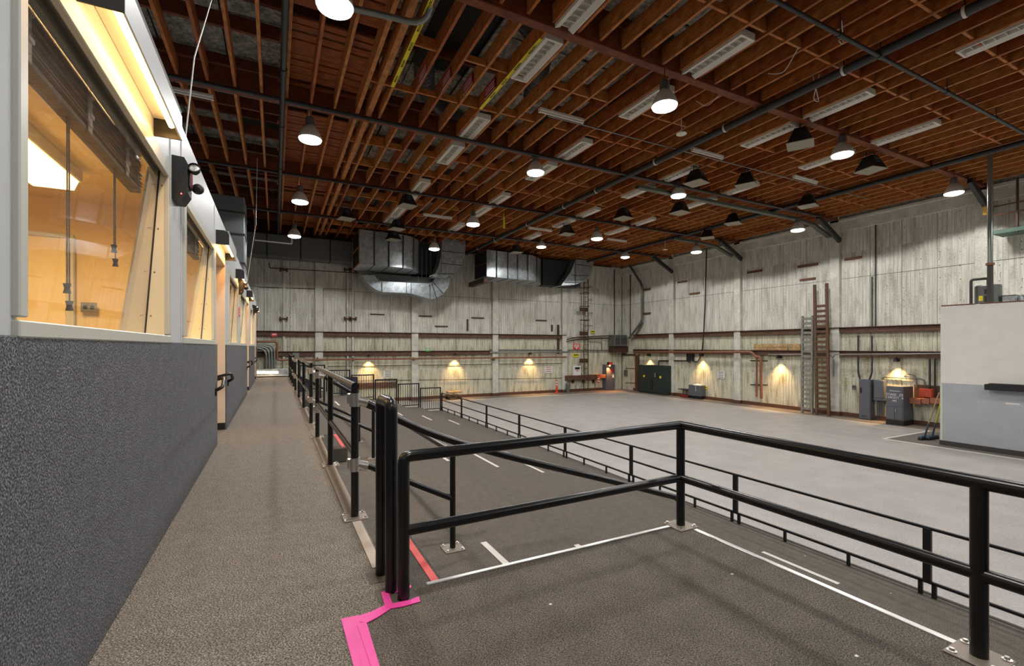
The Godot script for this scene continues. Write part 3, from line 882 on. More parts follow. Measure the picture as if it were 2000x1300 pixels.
func wall_lamp(z: float, label: String, i: int):
	var ln := 1.17
	var t := thing("wall_lamp", label, "lamp", Vector3(WALL_X, 2.38, z - ln * 0.5), "box lamps along the control room front")
	var x0 := WALL_X; var x1 := WALL_X + 0.135
	var yb := 2.37
	var hgt := 0.17
	var face: Material = mats["facade_paint"]
	part("front_panel", bx(Vector3(x1 - 0.008, yb, z), Vector3(x1, yb + hgt - 0.03, z - ln), 0.002), face, t)
	part("top_panel", bx(Vector3(x0, yb + hgt - 0.008, z), Vector3(x1 - 0.03, yb + hgt, z - ln), 0.002), face, t)
	var cs := new_st()
	bar(cs, Vector3(x1 - 0.018, yb + hgt - 0.018, z), Vector3(x1 - 0.018, yb + hgt - 0.018, z - ln), 0.008, 0.042, 0.0, Vector3(1, 1, 0).normalized())
	part("corner_panel", cs, face, t)
	for zz in [z, z - ln]:
		var es := new_st()
		prism(es, [Vector2(x0, yb), Vector2(x1, yb), Vector2(x1, yb + hgt - 0.05), Vector2(x1 - 0.015, yb + hgt - 0.018), Vector2(x1 - 0.05, yb + hgt), Vector2(x0, yb + hgt)], Vector3(0, 0, zz - 0.004), Vector3.RIGHT, Vector3.UP, Vector3(0, 0, 0.008))
		part("end_plate", es, mats["end_black"], t)
	part("reflector", bx(Vector3(x0 + 0.002, yb + 0.1, z - 0.01), Vector3(x1 - 0.01, yb + 0.108, z - ln + 0.01)), mats["enamel"], t)
	part("tube", pipe([Vector3(x0 + 0.09, yb + 0.06, z - 0.04), Vector3(x0 + 0.09, yb + 0.06, z - ln + 0.04)], 0.016, 8), mats["tube_warm"], t)
	panel_light(t, Vector3(x0 + 0.08, yb + 0.035, z - ln * 0.5), 0.5, Color(1.0, 0.74, 0.45), Vector2(0.06, ln - 0.08), Vector3.DOWN, Vector3.FORWARD)
func emergency_light(z: float, y: float, label: String):
	var x := WALL_X
	var t := thing("emergency_light", label, "emergency light", Vector3(x, y, z), "emergency lights on the control room front")
	var st := new_st()
	prism(st, [Vector2(0, -0.17), Vector2(0.05, -0.17), Vector2(0.085, -0.11), Vector2(0.09, 0.08), Vector2(0.07, 0.12), Vector2(0, 0.125)], Vector3(x, y, z - 0.1), Vector3.RIGHT, Vector3.UP, Vector3(0, 0, 0.2))
	part("body", st, mats["hood_black"], t)
	part("face_plate", bx(Vector3(x + 0.088, y - 0.06, z - 0.06), Vector3(x + 0.098, y + 0.06, z + 0.06), 0.004), mats["charcoal"], t)
	for k in 3:
		part("stripe", bx(Vector3(x + 0.098, y - 0.05, z - 0.045 + k * 0.035), Vector3(x + 0.1, y + 0.055, z - 0.035 + k * 0.035)), mats["sign_red"], t)
	for s in [1, -1]:
		var hs := new_st()
		var bs := Basis(Vector3.RIGHT, deg_to_rad(70) * s)
		lathe(hs, [Vector2(0, -0.03), Vector2(0.02, -0.028), Vector2(0.036, 0.0), Vector2(0.038, 0.03), Vector2(0.033, 0.032)], Vector3(x + 0.125, y + (0.05 if s == 1 else -0.04), z + 0.07 * s), 14, bs)
		var hd := part("lamp_head", hs, mats["hood_black"], t)
		var fs := new_st()
		lathe(fs, [Vector2(0.034, 0.024), Vector2(0.02, 0.03), Vector2(0.0, 0.032)], Vector3(x + 0.125, y + (0.05 if s == 1 else -0.04), z + 0.07 * s), 14, bs)
		part("reflector", fs, mats["chrome"], hd)
	part("indicator_led", bx(Vector3(x + 0.05, y - 0.135, z + 0.1), Vector3(x + 0.058, y - 0.127, z + 0.103)), mats["led_red"], t)

# ---------- railings
const RR := 0.0255
func post(t: Node3D, foot: Vector3, top: float, plate := true, r := RR):
	var p := part("post", pipe([foot, Vector3(foot.x, top, foot.z)], r, 14), mats["rail_black"], t)
	if plate:
		var ps := new_st()
		box(ps, foot + Vector3(0, 0.004, 0), Vector3(0.16, 0.008, 0.16), 0.003, Basis(Vector3.UP, PI * 0.0))
		part("base_plate", ps, mats["base_plate"], p)
		for q in [[-1, -1], [1, -1], [1, 1], [-1, 1]]:
			var bs := new_st()
			lathe(bs, [Vector2(0, 0.02), Vector2(0.008, 0.02), Vector2(0.009, 0.012), Vector2(0.016, 0.011), Vector2(0.016, 0.008)], foot + Vector3(q[0] * 0.058, 0, q[1] * 0.058), 8)
			part("bolt", bs, mats["chrome"], p)
func clamp_on(t: Node3D, at: Vector3, out: Vector3):
	var st := new_st()
	lathe(st, [Vector2(0.026, -0.045), Vector2(0.036, -0.045), Vector2(0.036, 0.045), Vector2(0.026, 0.045)], at, 14)
	tube(st, [at + out * 0.02, at + out * 0.085], 0.033, 14)
	box(st, at - out * 0.038, Vector3(0.03, 0.07, 0.03), 0.006)
	part("clamp", st, mats["chrome"], t)
func make_rails():
	var x := 0.485
	var top := 0.893
	var mid := 0.43
	# narrow end hoop beside the pink tape
	var hp := thing("end_hoop", "narrow black rounded hoop of two posts beside the pink tape", "railing", Vector3(0.49, 0, -2.32))
	var hoop := bend([Vector3(0.485, 0.0, -2.42), Vector3(0.485, top, -2.42), Vector3(0.492, top, -2.225), Vector3(0.492, 0.0, -2.225)], 0.04, 5)
	part("hoop_pipe", pipe(hoop, 0.029, 14), mats["rail_black"], hp)
	for p in [Vector3(0.487, 0, -2.42), Vector3(0.492, 0, -2.225)]:
		var ps := new_st()
		box(ps, p + Vector3(-0.015, 0.001, 0.02), Vector3(0.11, 0.002, 0.13), 0.0)
		part("base_plate", ps, mats["dirty_plate"], hp)
	var secs := [[-3.31, -4.87, -6.45], [-7.63, -9.64, -11.65, -13.66], [-14.9, -16.4, -18.0, -19.6]]
	var labs := ["black pipe guardrail along the walkway between the first and middle aisles", "black pipe guardrail along the walkway between the middle and far aisles", "black pipe guardrail along the walkway past the far aisle"]
	for i in 3:
		var s = secs[i]
		var n: int = s.size()
		var t := thing("guardrail", labs[i], "railing", Vector3(x, 0, (s[0] + s[n - 1]) * 0.5), "walkway guardrails")
		for z in s: post(t, Vector3(x, 0, z), top)
		part("top_rail", pipe([Vector3(x, top, s[0] + 0.02), Vector3(x, top, s[n - 1] - 0.02)], RR, 14), mats["rail_black"], t)
		part("middle_rail", pipe([Vector3(x, mid, s[0]), Vector3(x, mid, s[n - 1])], RR * 0.85, 12), mats["rail_black"], t)
		var xt := 1.21
		var ends := [s[0], s[n - 1]]
		for e in 2:
			if i == 2 and e == 1: continue
			var z: float = ends[e]
			var zt: float = z - 0.06 if e == 0 else z - 0.14
			if i == 1 and e == 0: zt = -7.82
			clamp_on(t, Vector3(x, 0.80, z), Vector3(1, -0.3, 0).normalized())
			clamp_on(t, Vector3(x, 0.36, z), Vector3(1, -0.3, 0).normalized())
			var y1 := 0.36
			if i == 0 and e == 0:
				# long handrail that runs down over the tiers
				var long := [Vector3(0.54, 0.785, -3.32), Vector3(0.865, 0.596, -3.32), Vector3(1.155, 0.466, -3.32), Vector3(1.693, 0.274, -3.32), Vector3(2.731, -0.056, -3.32), Vector3(3.50, -0.312, -3.32), Vector3(3.54, -0.36, -3.32), Vector3(3.55, TIER_Y[3], -3.32)]
				part("sloping_rail", pipe(bend(long, 0.3, 4), 0.0285, 14), mats["rail_black"], t)
			else:
				part("sloping_rail", pipe(bend([Vector3(x + 0.05, 0.79, zt), Vector3(xt, y1, zt), Vector3(xt, y1, zt + (0.2 if e == 1 else -0.2))], 0.05, 4), 0.024, 12), mats["rail_black"], t)
			part("low_sloping_rail", pipe([Vector3(x + 0.05, 0.35, zt), Vector3(xt, 0.0, zt)], 0.022, 12), mats["rail_black"], t)
			post(t, Vector3(xt, TIER_Y[0], zt), y1, true, 0.022)
		var za: float = s[0] - 0.08
		var zb: float = s[n - 1] - 0.1 if i < 2 else -17.3
		part("tier_top_rail", pipe([Vector3(xt, 0.36, za), Vector3(xt, 0.36, zb)], 0.024, 12), mats["rail_black"], t)
	# platform railing
	var pr := thing("platform_railing", "thick black pipe railing around the corner of the near platform", "railing", Vector3(2.345, 0, -1.0))
	var tp := 0.655
	var md := 0.312
	var c := Vector3(0.528, 0, -2.135); var d := Vector3(2.345, 0, -2.19); var e := Vector3(2.345, 0, -0.755); var f := Vector3(2.345, 0, 0.9)
	for p in [d, e, f]: post(pr, p, tp, true, 0.027)
	var cd := (d - c).normalized()
	part("post", pipe(bend([c, c + Vector3(0, tp, 0), c + Vector3(0, tp, 0) + cd * 0.12], 0.035, 5), 0.027, 14), mats["rail_black"], pr)
	part("base_plate", bx(c + Vector3(-0.055, -0.001, -0.05), c + Vector3(0.065, 0.0015, 0.06)), mats["dirty_plate"], pr)
	part("top_rail", pipe([c + Vector3(0, tp, 0) + cd * 0.11, d + Vector3(0, tp, 0)], 0.027, 14), mats["rail_black"], pr)
	part("top_rail", pipe([d + Vector3(0, tp, 0), f + Vector3(0, tp, 0.02)], 0.027, 14), mats["rail_black"], pr)
	part("middle_rail", pipe([c + Vector3(0, md, 0), d + Vector3(0, md, 0)], 0.025, 14), mats["rail_black"], pr)
	part("middle_rail", pipe([d + Vector3(0, md, 0), f + Vector3(0, md, 0)], 0.025, 14), mats["rail_black"], pr)
	# weld beads and wing bolts at the corner post
	for y in [tp, md]:
		var ws := new_st()
		lathe(ws, [Vector2(0.027, -0.02), Vector2(0.033, -0.012), Vector2(0.033, 0.012), Vector2(0.027, 0.02)], d + Vector3(0, y, 0), 14)
		part("weld_collar", ws, mats["rail_black_flat"], pr)
	# low railing along the foot of the tiers
	var lr := thing("tier_foot_railing", "low black square-bar railing along the lowest tier", "railing", Vector3(5.8, TIER_Y[5], -8.0))
	var zs := [4.3, 2.1, -0.07, -2.25, -4.42, -6.58, -8.75, -10.95, -13.1, -15.25, -17.4]
	var m: Material = mats["rail_black_flat"]
	for z in zs:
		part("post", bx(Vector3(5.78, -1.18, z - 0.033), Vector3(5.82, -0.645, z + 0.033), 0.003), m, lr)
		for s in [-0.055, 0.055]:
			part("foot", bx(Vector3(5.785, TIER_Y[5], z + s - 0.018), Vector3(5.815, -1.18, z + s + 0.018), 0.002), m, lr)
	for i in zs.size() - 1:
		for y in [-0.645, -0.912, -1.18]:
			part("rail", bx(Vector3(5.785, y - 0.014, zs[i]), Vector3(5.815, y + 0.014, zs[i + 1]), 0.003), m, lr)
		for q in [0.33, 0.67]:
			var z: float = lerp(zs[i], zs[i + 1], q)
			part("foot", bx(Vector3(5.787, TIER_Y[5], z - 0.016), Vector3(5.813, -1.18, z + 0.016), 0.002), m, lr)
	# barred guard panels that step down at the far end of the tiers
	var gx := [0.74, 1.589, 2.424, 3.254, 4.092, 4.94, 5.795]
	for k in 6:
		var y: float = TIER_Y[k]
		var a: float = gx[k]; var b: float = gx[k + 1] - 0.03
		var g := thing("guard_panel", "black barred guard panel at the far end of tier %s below the walkway" % ["one", "two", "three", "four", "five", "six"][k], "railing", Vector3((a + b) * 0.5, y, -17.42), "stepped guard panels")
		for xx in [a + 0.02, b - 0.02]:
			part("stile", bx(Vector3(xx - 0.022, y, -17.445), Vector3(xx + 0.022, y + 0.915, -17.4), 0.003), m, g)
		part("top_bar", bx(Vector3(a, y + 0.875, -17.445), Vector3(b, y + 0.915, -17.4), 0.003), m, g)
		part("bottom_bar", bx(Vector3(a, y + 0.07, -17.44), Vector3(b, y + 0.1, -17.405), 0.003), m, g)
		for q in 8:
			var xx: float = lerp(a + 0.02, b - 0.02, (q + 1) / 9.0)
			part("baluster", bx(Vector3(xx - 0.007, y + 0.09, -17.43), Vector3(xx + 0.007, y + 0.88, -17.416)), m, g)

# ---------- high bay lamps
const LAMP_ROWS := [[-6.1, [[654, 12], [1298, 207], [1645, 302], [1863, 377]]], [-10.3, [[606, 272], [1046, 337], [1325, 382], [1558, 449]]], [-14.5, [[586, 394], [924, 438], [1166, 466], [1360, 492]]], [-18.7, [[575, 461], [848, 486], [1057, 482], [1221, 502]]]]
const LAMP_ENERGY := 10.6
const LAMP_COLOR := Color(0.965, 0.955, 0.94)
func high_bay(at: Vector3, label: String):
	var t := thing("high_bay_lamp", label, "lamp", at, "high-bay lamps hanging from the ceiling")
	var R := 0.225
	var st := new_st()
	lathe(st, [Vector2(R - 0.005, 0.0), Vector2(R, 0.005), Vector2(R * 0.97, 0.05), Vector2(R * 0.78, 0.15), Vector2(R * 0.5, 0.24), Vector2(0.075, 0.27)], at, 28)
	part("shade", st, mats["lamp_shade"], t)
	var hs := new_st()
	lathe(hs, [Vector2(0.075, 0.26), Vector2(0.085, 0.28), Vector2(0.085, 0.42), Vector2(0.06, 0.45), Vector2(0.0, 0.46)], at, 16)
	part("ballast_housing", hs, mats["steel_grey"], t)
	var ls := new_st()
	lathe(ls, [Vector2(R - 0.008, 0.0), Vector2(R * 0.92, -0.03), Vector2(R * 0.6, -0.055), Vector2(0.0, -0.068)], at, 28)
	part("lens", ls, mats["lamp_lens"], t)
	part("cord", pipe([at + Vector3(0, 0.45, 0), Vector3(at.x, JOIST_Y + 0.12, at.z)], 0.008, 6), mats["cable_black"], t)
	down_spot(t, at + Vector3(0, -0.085, 0), LAMP_ENERGY, LAMP_COLOR, 77.0, 0.12, 0.2)
func make_lamps():
	var over := ["over the walkway", "over the lowest tier railing", "over mid stage", "nearest the side wall"]
	var under := ["fourth", "third", "second", "first"]
	for i in 4:
		var r = LAMP_ROWS[i]
		for j in 4: high_bay(on_z(r[1][j][0], r[1][j][1], r[0]), "bright high-bay lamp %s, by the %s girder from the back wall" % [over[j], under[i]])
	for z in [-1.9, 2.3]:
		for j in 4: high_bay(Vector3([0.65, 6.05, 11.4, 16.9][j], 5.38, z), "bright high-bay lamp %s, level with the %s" % [over[j], "near platform" if z < 0 else "front wall"])

# ---------- fittings under the ceiling
func make_ceiling_things():
	# louvred troffers between the joists
	var tf := thing("louvred_troffer", "white louvred fluorescent fixture, unlit, set between the joists", "light fixture", Vector3.ZERO, "unlit louvred fixtures in the ceiling")
	var L := 1.22; var W := 0.34; var H := 0.12
	part("housing", bx(Vector3(-W / 2 + 0.03, H - 0.02, -L / 2), Vector3(W / 2 - 0.03, H + 0.05, L / 2), 0.01), mats["charcoal"], tf)
	for s in [-1, 1]:
		var rs := new_st()
		prism(rs, [Vector2(0, 0), Vector2(0.02, 0.0), Vector2(0.095, 0.035), Vector2(0.1, H - 0.03), Vector2(0.0, H)], Vector3(-W / 2 * s, 0, -L / 2), Vector3(s, 0, 0), Vector3.UP, Vector3(0, 0, L))
		part("side_reflector", rs, mats["enamel"], tf)
		part("end_cap", bx(Vector3(-W / 2, 0, s * L / 2 - 0.02), Vector3(W / 2, H, s * L / 2 + 0.02), 0.006), mats["enamel"], tf)
	part("back_plate", bx(Vector3(-W / 2 + 0.05, H - 0.03, -L / 2), Vector3(W / 2 - 0.05, H - 0.02, L / 2)), mats["louvre"], tf)
	for k in 8:
		var z := -L / 2 + (k + 1) * L / 9.0
		part("louvre", bx(Vector3(-W / 2 + 0.09, 0.03, z - 0.006), Vector3(W / 2 - 0.09, H - 0.03, z + 0.006), 0.002), mats["louvre"], tf)
	var cols := {4.04: [-5.55, -6.98, -9.83, -11.37, -14.2, -15.6, -17.1, -18.45], 6.74: [-5.51, -7.2, -9.79, -11.37, -14.2, -15.66, -18.3], 10.34: [-2.93, -5.5, -6.98, -9.76, -11.39, -14.1, -15.66, -18.3], 13.04: [-5.49, -7.2, -9.83, -11.34, -14.15, -15.68, -18.43]}
	var first := true
	for cx in cols:
		for z in cols[cx]:
			var at := Vector3(cx - 0.03, JOIST_Y - 0.05, z)
			var lb := "unlit louvred fixture, %s from the back wall in the %s" % [["first", "second", "third", "fourth", "fifth", "sixth", "seventh", "eighth", "ninth"][cols[cx].size() - 1 - cols[cx].find(z)], {4.04: "row above the tiers", 6.74: "row just past the tier foot", 10.34: "row past the thick pipe", 13.04: "row nearest the side wall"}[cx]]
			if first:
				tf.position = at; first = false
				tf.set_meta("label", lb)
			else: copy_of(tf, at, 0.0, lb)
	# bare strip lights that run across the joists
	var sp := thing("strip_light", "slim white strip light, unlit, fixed across the joists", "light fixture", Vector3.ZERO, "unlit strip lights across the joists")
	part("channel", bx(Vector3(-0.56, 0.04, -0.05), Vector3(0.56, 0.1, 0.05), 0.008), mats["enamel"], sp)
	part("tube", pipe([Vector3(-0.53, 0.02, 0), Vector3(0.53, 0.02, 0)], 0.02, 10), mats["enamel"], sp)
	for s in [-1, 1]: part("tube_holder", bx(Vector3(s * 0.545 - 0.015, 0, -0.03), Vector3(s * 0.545 + 0.015, 0.06, 0.03), 0.004), mats["enamel"], sp)
	first = true
	for q in [[1097, 231], [1382, 304], [1573, 354], [855, 425], [1055, 450], [1205, 471], [350, 183]]:
		var at := on_y(q[0], q[1], JOIST_Y - 0.09)
		if first:
			sp.position = at; first = false
		else: copy_of(sp, at)
	var sc := thing("strip_conduit", "thin pale conduit feeding the strip lights across the joists", "conduit", on_y(1200, 262, 6.1))
	part("pipe", pipe([on_y(1070, 226, JOIST_Y - 0.02), on_y(1400, 312, JOIST_Y - 0.02), on_y(1700, 389, JOIST_Y - 0.02)], 0.012, 6), mats["conduit"], sc)
	# dark pyramid flood hoods
	var fh := thing("flood_hood", "dark pyramid flood lamp hood with pale open mouth", "light fixture", Vector3.ZERO, "unlit flood hoods hanging under the joists")
	var hs := new_st()
	var b := 0.24; var a := 0.11; var hh := 0.34
	var lo := [Vector3(-b, 0, -b), Vector3(b, 0, -b), Vector3(b, 0, b), Vector3(-b, 0, b)]
	var hi := [Vector3(-a, hh, -a), Vector3(a, hh, -a), Vector3(a, hh, a), Vector3(-a, hh, a)]
	for k in 4:
		var j := (k + 1) % 4
		var n: Vector3 = (lo[k] + lo[j]).normalized() * 0.93 + Vector3.UP * 0.36
		quad(hs, lo[k], lo[j], hi[j], hi[k], n.normalized())
	quad(hs, hi[0], hi[1], hi[2], hi[3], Vector3.UP)
	part("hood", hs, mats["hood_black"], fh)
	part("mouth_flange", bx(Vector3(-b - 0.02, -0.02, -b - 0.02), Vector3(b + 0.02, 0.0, b + 0.02), 0.006), mats["hood_lining"], fh)
	var vs := new_st()
	for k in 4: box(vs, Vector3(0, 0.16 + k * 0.04, 0.185 - k * 0.015), Vector3(0.16, 0.016, 0.03), 0.003, Basis(Vector3.RIGHT, 0.5))
	part("vents", vs, mats["steel_dark"], fh)
	part("yoke", pipe([Vector3(-0.14, hh - 0.06, 0), Vector3(-0.14, hh + 0.1, 0), Vector3(0.14, hh + 0.1, 0), Vector3(0.14, hh - 0.06, 0)], 0.01, 6), mats["steel_dark"], fh)
	part("hanger", pipe([Vector3(0, hh + 0.1, 0), Vector3(0, hh + 0.13, 0)], 0.012, 6), mats["steel_dark"], fh)
	first = true
	for q in [[1563, 282, 0.5], [1360, 357, 0.2], [1458, 362, 0.4], [1578, 402, 0.3], [1700, 332, -0.2], [1432, 436, 0.4], [1328, 415, 0.1], [1217, 426, 0.1], [1107, 457, 0.0], [1008, 493, 0.0], [795, 402, 0.2], [768, 468, 0.3], [676, 427, 0.2], [1382, 464, 0.6], [775, 447, 0.2]]:
		var at := on_y(q[0], q[1], 5.68)
		if at.z < -19.5: at = on_z(q[0], q[1], -19.5)
		if first:
			fh.position = at; fh.rotation.y = q[2]; first = false
		else: copy_of(fh, at, q[2])
	# pipes
	var dk: Material = mats["steel_dark"]
	var pz := thing("ceiling_pipe", "thick dark pipe running lengthwise under the joists beside the lamps", "pipe", Vector3(8.8, 6.0, -10))
	part("pipe", pipe([Vector3(8.85, 5.98, -22.6), Vector3(8.85, 5.98, 5.3)], 0.075, 12), dk, pz)
	for z in [-3.0, -4.6, -7.0, -9.1, -11.6, -13.4, -16.0, -19.0, -21.0]:
		part("hanger", pipe([Vector3(8.85, 6.05, z), Vector3(8.85, 6.3, z)], 0.012, 6), dk, pz)
		var cs := new_st(); lathe(cs, [Vector2(0.075, -0.02), Vector2(0.085, -0.02), Vector2(0.085, 0.02), Vector2(0.075, 0.02)], Vector3(8.85, 5.98, z), 12, Basis(Vector3.RIGHT, PI / 2))
		part("collar", cs, mats["enamel"], pz)
	var pz2 := thing("ceiling_pipe", "dark pipe running lengthwise under the joists near the side wall", "pipe", Vector3(15.9, 6.0, -10))
	part("pipe", pipe([Vector3(15.9, 6.03, -22.8), Vector3(15.9, 6.03, 5.3)], 0.07, 10), dk, pz2)
	var pl := thing("ceiling_pipe", "dark pipe running lengthwise above the walkway edge", "pipe", Vector3(0.14, 6.0, -10))
	part("pipe", pipe([Vector3(0.13, 5.98, -22.9), Vector3(0.13, 5.98, 5.3)], 0.048, 12), dk, pl)
	for z in [-6.9, -9.0, -11.3, -14.0, -18.0]:
		var cs := new_st(); lathe(cs, [Vector2(0.05, -0.03), Vector2(0.062, -0.03), Vector2(0.062, 0.03), Vector2(0.05, 0.03)], Vector3(0.13, 5.98, z), 12, Basis(Vector3.RIGHT, PI / 2))
		part("collar", cs, dk, pl)
	var cx := thing("conduit_run", "thin dark conduit running across the joists", "conduit", Vector3(9, 5.9, -4.0))
	part("pipe", pipe([Vector3(2.5, 5.92, -4.05), Vector3(19.4, 5.92, -4.05)], 0.032, 10), dk, cx)
	for xx in [6.0, 7.7, 8.85, 11.2, 13.4]:
		part("coupling", pipe([Vector3(xx - 0.05, 5.92, -4.05), Vector3(xx + 0.05, 5.92, -4.05)], 0.042, 10), dk, cx)
		part("hanger", pipe([Vector3(xx, 5.95, -4.05), Vector3(xx, 6.25, -4.05)], 0.008, 6), dk, cx)
	for q in [[-10.2, 0.04, "grey conduit clipped below the second girder", 0.0], [-14.5, 0.035, "grey conduit clipped below the third girder", 0.0], [-18.65, 0.045, "dark conduit clipped below the girder before the ducts", 0.0], [-22.4, 0.05, "dark pipe across the ceiling beside the back wall", 0.0]]:
		var gp := thing("conduit_run", q[2], "conduit", Vector3(8, 6.0, q[0]))
		part("pipe", pipe([Vector3(-3.0, 6.01, q[0]), Vector3(18.2, 6.01, q[0])], q[1], 10), mats["steel_dark"], gp)
	# steel track that runs under the second girder and drops to the side wall
	for q in [[-10.62, 9.6], [-15.0, 15.6]]:
		var tk := thing("steel_track", "grey steel channel track bending down to the side wall at the %s girder" % ("second" if q[0] > -12 else "third"), "track", Vector3(15, 5.9, q[0]))
		var pts := [Vector3(q[1], 5.88, q[0]), Vector3(17.2, 5.88, q[0]), Vector3(18.3, 5.8, q[0]), Vector3(19.4, 5.45, q[0])]
		var ts := new_st()
		for k in 3:
			bar(ts, pts[k], pts[k + 1], 0.17, 0.02, 0.003)
			for s in [-0.08, 0.08]: bar(ts, pts[k] + Vector3(0, 0.04, s), pts[k + 1] + Vector3(0, 0.04, s), 0.014, 0.09, 0.002)
		part("channel", ts, mat("track_green", Color("#5f6459"), 0.55, 0.2), tk)
	# bent pale pipe near the catwalk
	var bp := thing("bent_pipe", "grey pipe with a rounded bend between the joists by the caution tape", "pipe", Vector3(1.4, 6.3, -6.9))
	part("pipe", pipe(bend([Vector3(0.5, 5.95, -6.95), Vector3(2.05, 5.95, -6.75), Vector3(2.0, 6.6, -6.3)], 0.3, 6), 0.045, 12), mats["conduit"], bp)
	# flexible ducts over the joists
	var fd := [[Vector3(3.3, 6.85, -6.7), Vector3(4.6, 6.9, -7.6), Vector3(5.2, 6.85, -9.2)], [Vector3(2.6, 6.8, -8.9), Vector3(3.0, 6.85, -10.2), Vector3(4.3, 6.9, -11.2)], [Vector3(6.4, 6.85, -6.4), Vector3(7.2, 6.9, -8.0), Vector3(8.2, 6.85, -9.6)]]
	var fl := ["ribbed grey flexible duct above the joists by the caution tape", "ribbed grey flexible duct above the joists past the red signs", "ribbed grey flexible duct above the joists in the middle of the hall"]
	for k in 3:
		var f := thing("flexible_duct", fl[k], "duct", fd[k][1])
		var curve := bend(fd[k], 0.8, 8)
		part("hose", pipe(curve, 0.2, 14), mats["duct_dull"], f)
		for i in range(1, curve.size()):
			for q in 5:
				var p: Vector3 = curve[i - 1].lerp(curve[i], q / 5.0)
				var ax: Vector3 = (curve[i] - curve[i - 1]).normalized()
				if (curve[i] - curve[i - 1]).length() < 0.15 and q > 1: continue
				part("rib", pipe([p - ax * 0.012, p + ax * 0.012], 0.212, 12), mats["steel_grey"], f)
	# caution tape on two joists
	for q in [[1.994, -5.2, -8.93, "yellow caution tape along the joist beside the catwalk"], [3.814, -6.45, -8.93, "yellow caution tape along the joist beside a louvred fixture"]]:
		var ct := thing("caution_tape", q[3], "tape", Vector3(q[0], JOIST_Y, q[1]))
		part("strip", bx(Vector3(q[0] - 0.034, JOIST_Y - 0.016, q[1]), Vector3(q[0] + 0.034, JOIST_Y - 0.011, q[2])), mats["caution_yellow"], ct)
		var z: float = q[1] - 0.3
		while z > q[2] + 0.2:
			words("lettering", "CAUTION", 0.038, 0.002, mats["ink"], ct, Vector3(q[0], JOIST_Y - 0.0175, z), Basis(Vector3(0, 0, -1), Vector3(1, 0, 0), Vector3(0, -1, 0)))
			z -= 0.52
	var hang_tape := thing("caution_tape", "strip of yellow tape hanging down from the ceiling", "tape", on_z(984, 440, -16.0))
	var h0 := on_z(985, 382, -16.0); var h1 := on_z(984, 446, -16.0)
	part("strip", bx(h1 + Vector3(-0.03, 0, -0.002), Vector3(h0.x + 0.03, h0.y, -15.998)), mats["caution_yellow"], hang_tape)
	# red signs on the joist sides
	var sg := [[2.455, 826, 145], [2.905, 872, 153], [3.355, 914, 163], [3.79, 957, 172]]
	var sl := ["red sign on the joist beside the caution tape near the catwalk", "red sign, second joist from the catwalk tape", "red sign, third joist from the catwalk tape", "red sign on the joist with the farther caution tape"]
	for k in 4:
		var xx: float = sg[k][0] - 0.03
		var p := on_x(sg[k][1], sg[k][2], xx)
		p.y = clampf(p.y, JOIST_Y + 0.06, JOIST_Y + 0.14)
		var s := thing("joist_sign", sl[k], "sign", p, "red signs on the joists")
		part("board", bx(p + Vector3(-0.006, -0.11, -0.24), p + Vector3(0.0, 0.11, 0.24), 0.002), mats["sign_red"], s)
		part("border", bx(p + Vector3(-0.008, -0.118, -0.25), p + Vector3(-0.004, -0.11, 0.25)), mats["sign_white"], s)
		for l in 3: part("text_line", bx(p + Vector3(-0.0075, -0.06 + l * 0.05, -0.2), p + Vector3(-0.006, -0.045 + l * 0.05, 0.2)), mats["sign_white"], s)
	# round detectors
	for q in [[1331, 261, "small white disc detector hanging under the joists beside a lamp"], [1299, 487, "small white disc detector on a stem near the far corner"]]:
		var p := on_y(q[0], q[1], 5.8 if q[0] > 1310 else 5.6)
		var d := thing("ceiling_detector", q[2], "detector", p)
		var ds := new_st(); lathe(ds, [Vector2(0.0, -0.02), Vector2(0.11, -0.012), Vector2(0.11, 0.01), Vector2(0.03, 0.03), Vector2(0.0, 0.03)], p, 20)
		part("disc", ds, mats["enamel"], d)
		part("stem", pipe([p + Vector3(0, 0.03, 0), Vector3(p.x, JOIST_Y + 0.1, p.z)], 0.01, 6), mats["enamel"], d)
	# loose loops of cable
	for q in [[[1644, 60], [1648, 90], [1636, 78], [1645, 95]], [[1588, 165], [1600, 200], [1588, 195], [1600, 162]], [[1560, 110], [1530, 145], [1500, 160]], [[1415, 190], [1380, 210], [1360, 212]]]:
		var pts := []
		for w in q: pts.append(on_y(w[0], w[1], 5.97))
		pts[0].y = JOIST_Y; pts[-1].y = JOIST_Y
		var lc := thing("loose_cable", "thin pale cable looped under the joists", "cable", pts[1], "loose cables under the joists")
		part("cable", pipe(bend(pts, 0.3, 6), 0.007, 5), mats["cable_white"], lc)
	# lamp bracket arm at the walkway end
	var ba := thing("bracket_arm", "pale pipe arm beside the farthest lamp over the walkway", "bracket", on_z(540, 478, -20.0))
	part("arm", pipe(bend([Vector3(-0.686, on_z(505, 469, -20.0).y, -20.0), on_z(570, 476, -20.0), on_z(570, 462, -20.0)], 0.05), 0.03, 8), mats["cable_white"], ba)
	part("hanger", pipe([Vector3(-0.686, on_z(505, 469, -20.0).y, -20.0), Vector3(-0.686, JOIST_Y + 0.05, -20.0)], 0.025, 6), mats["conduit"], ba)

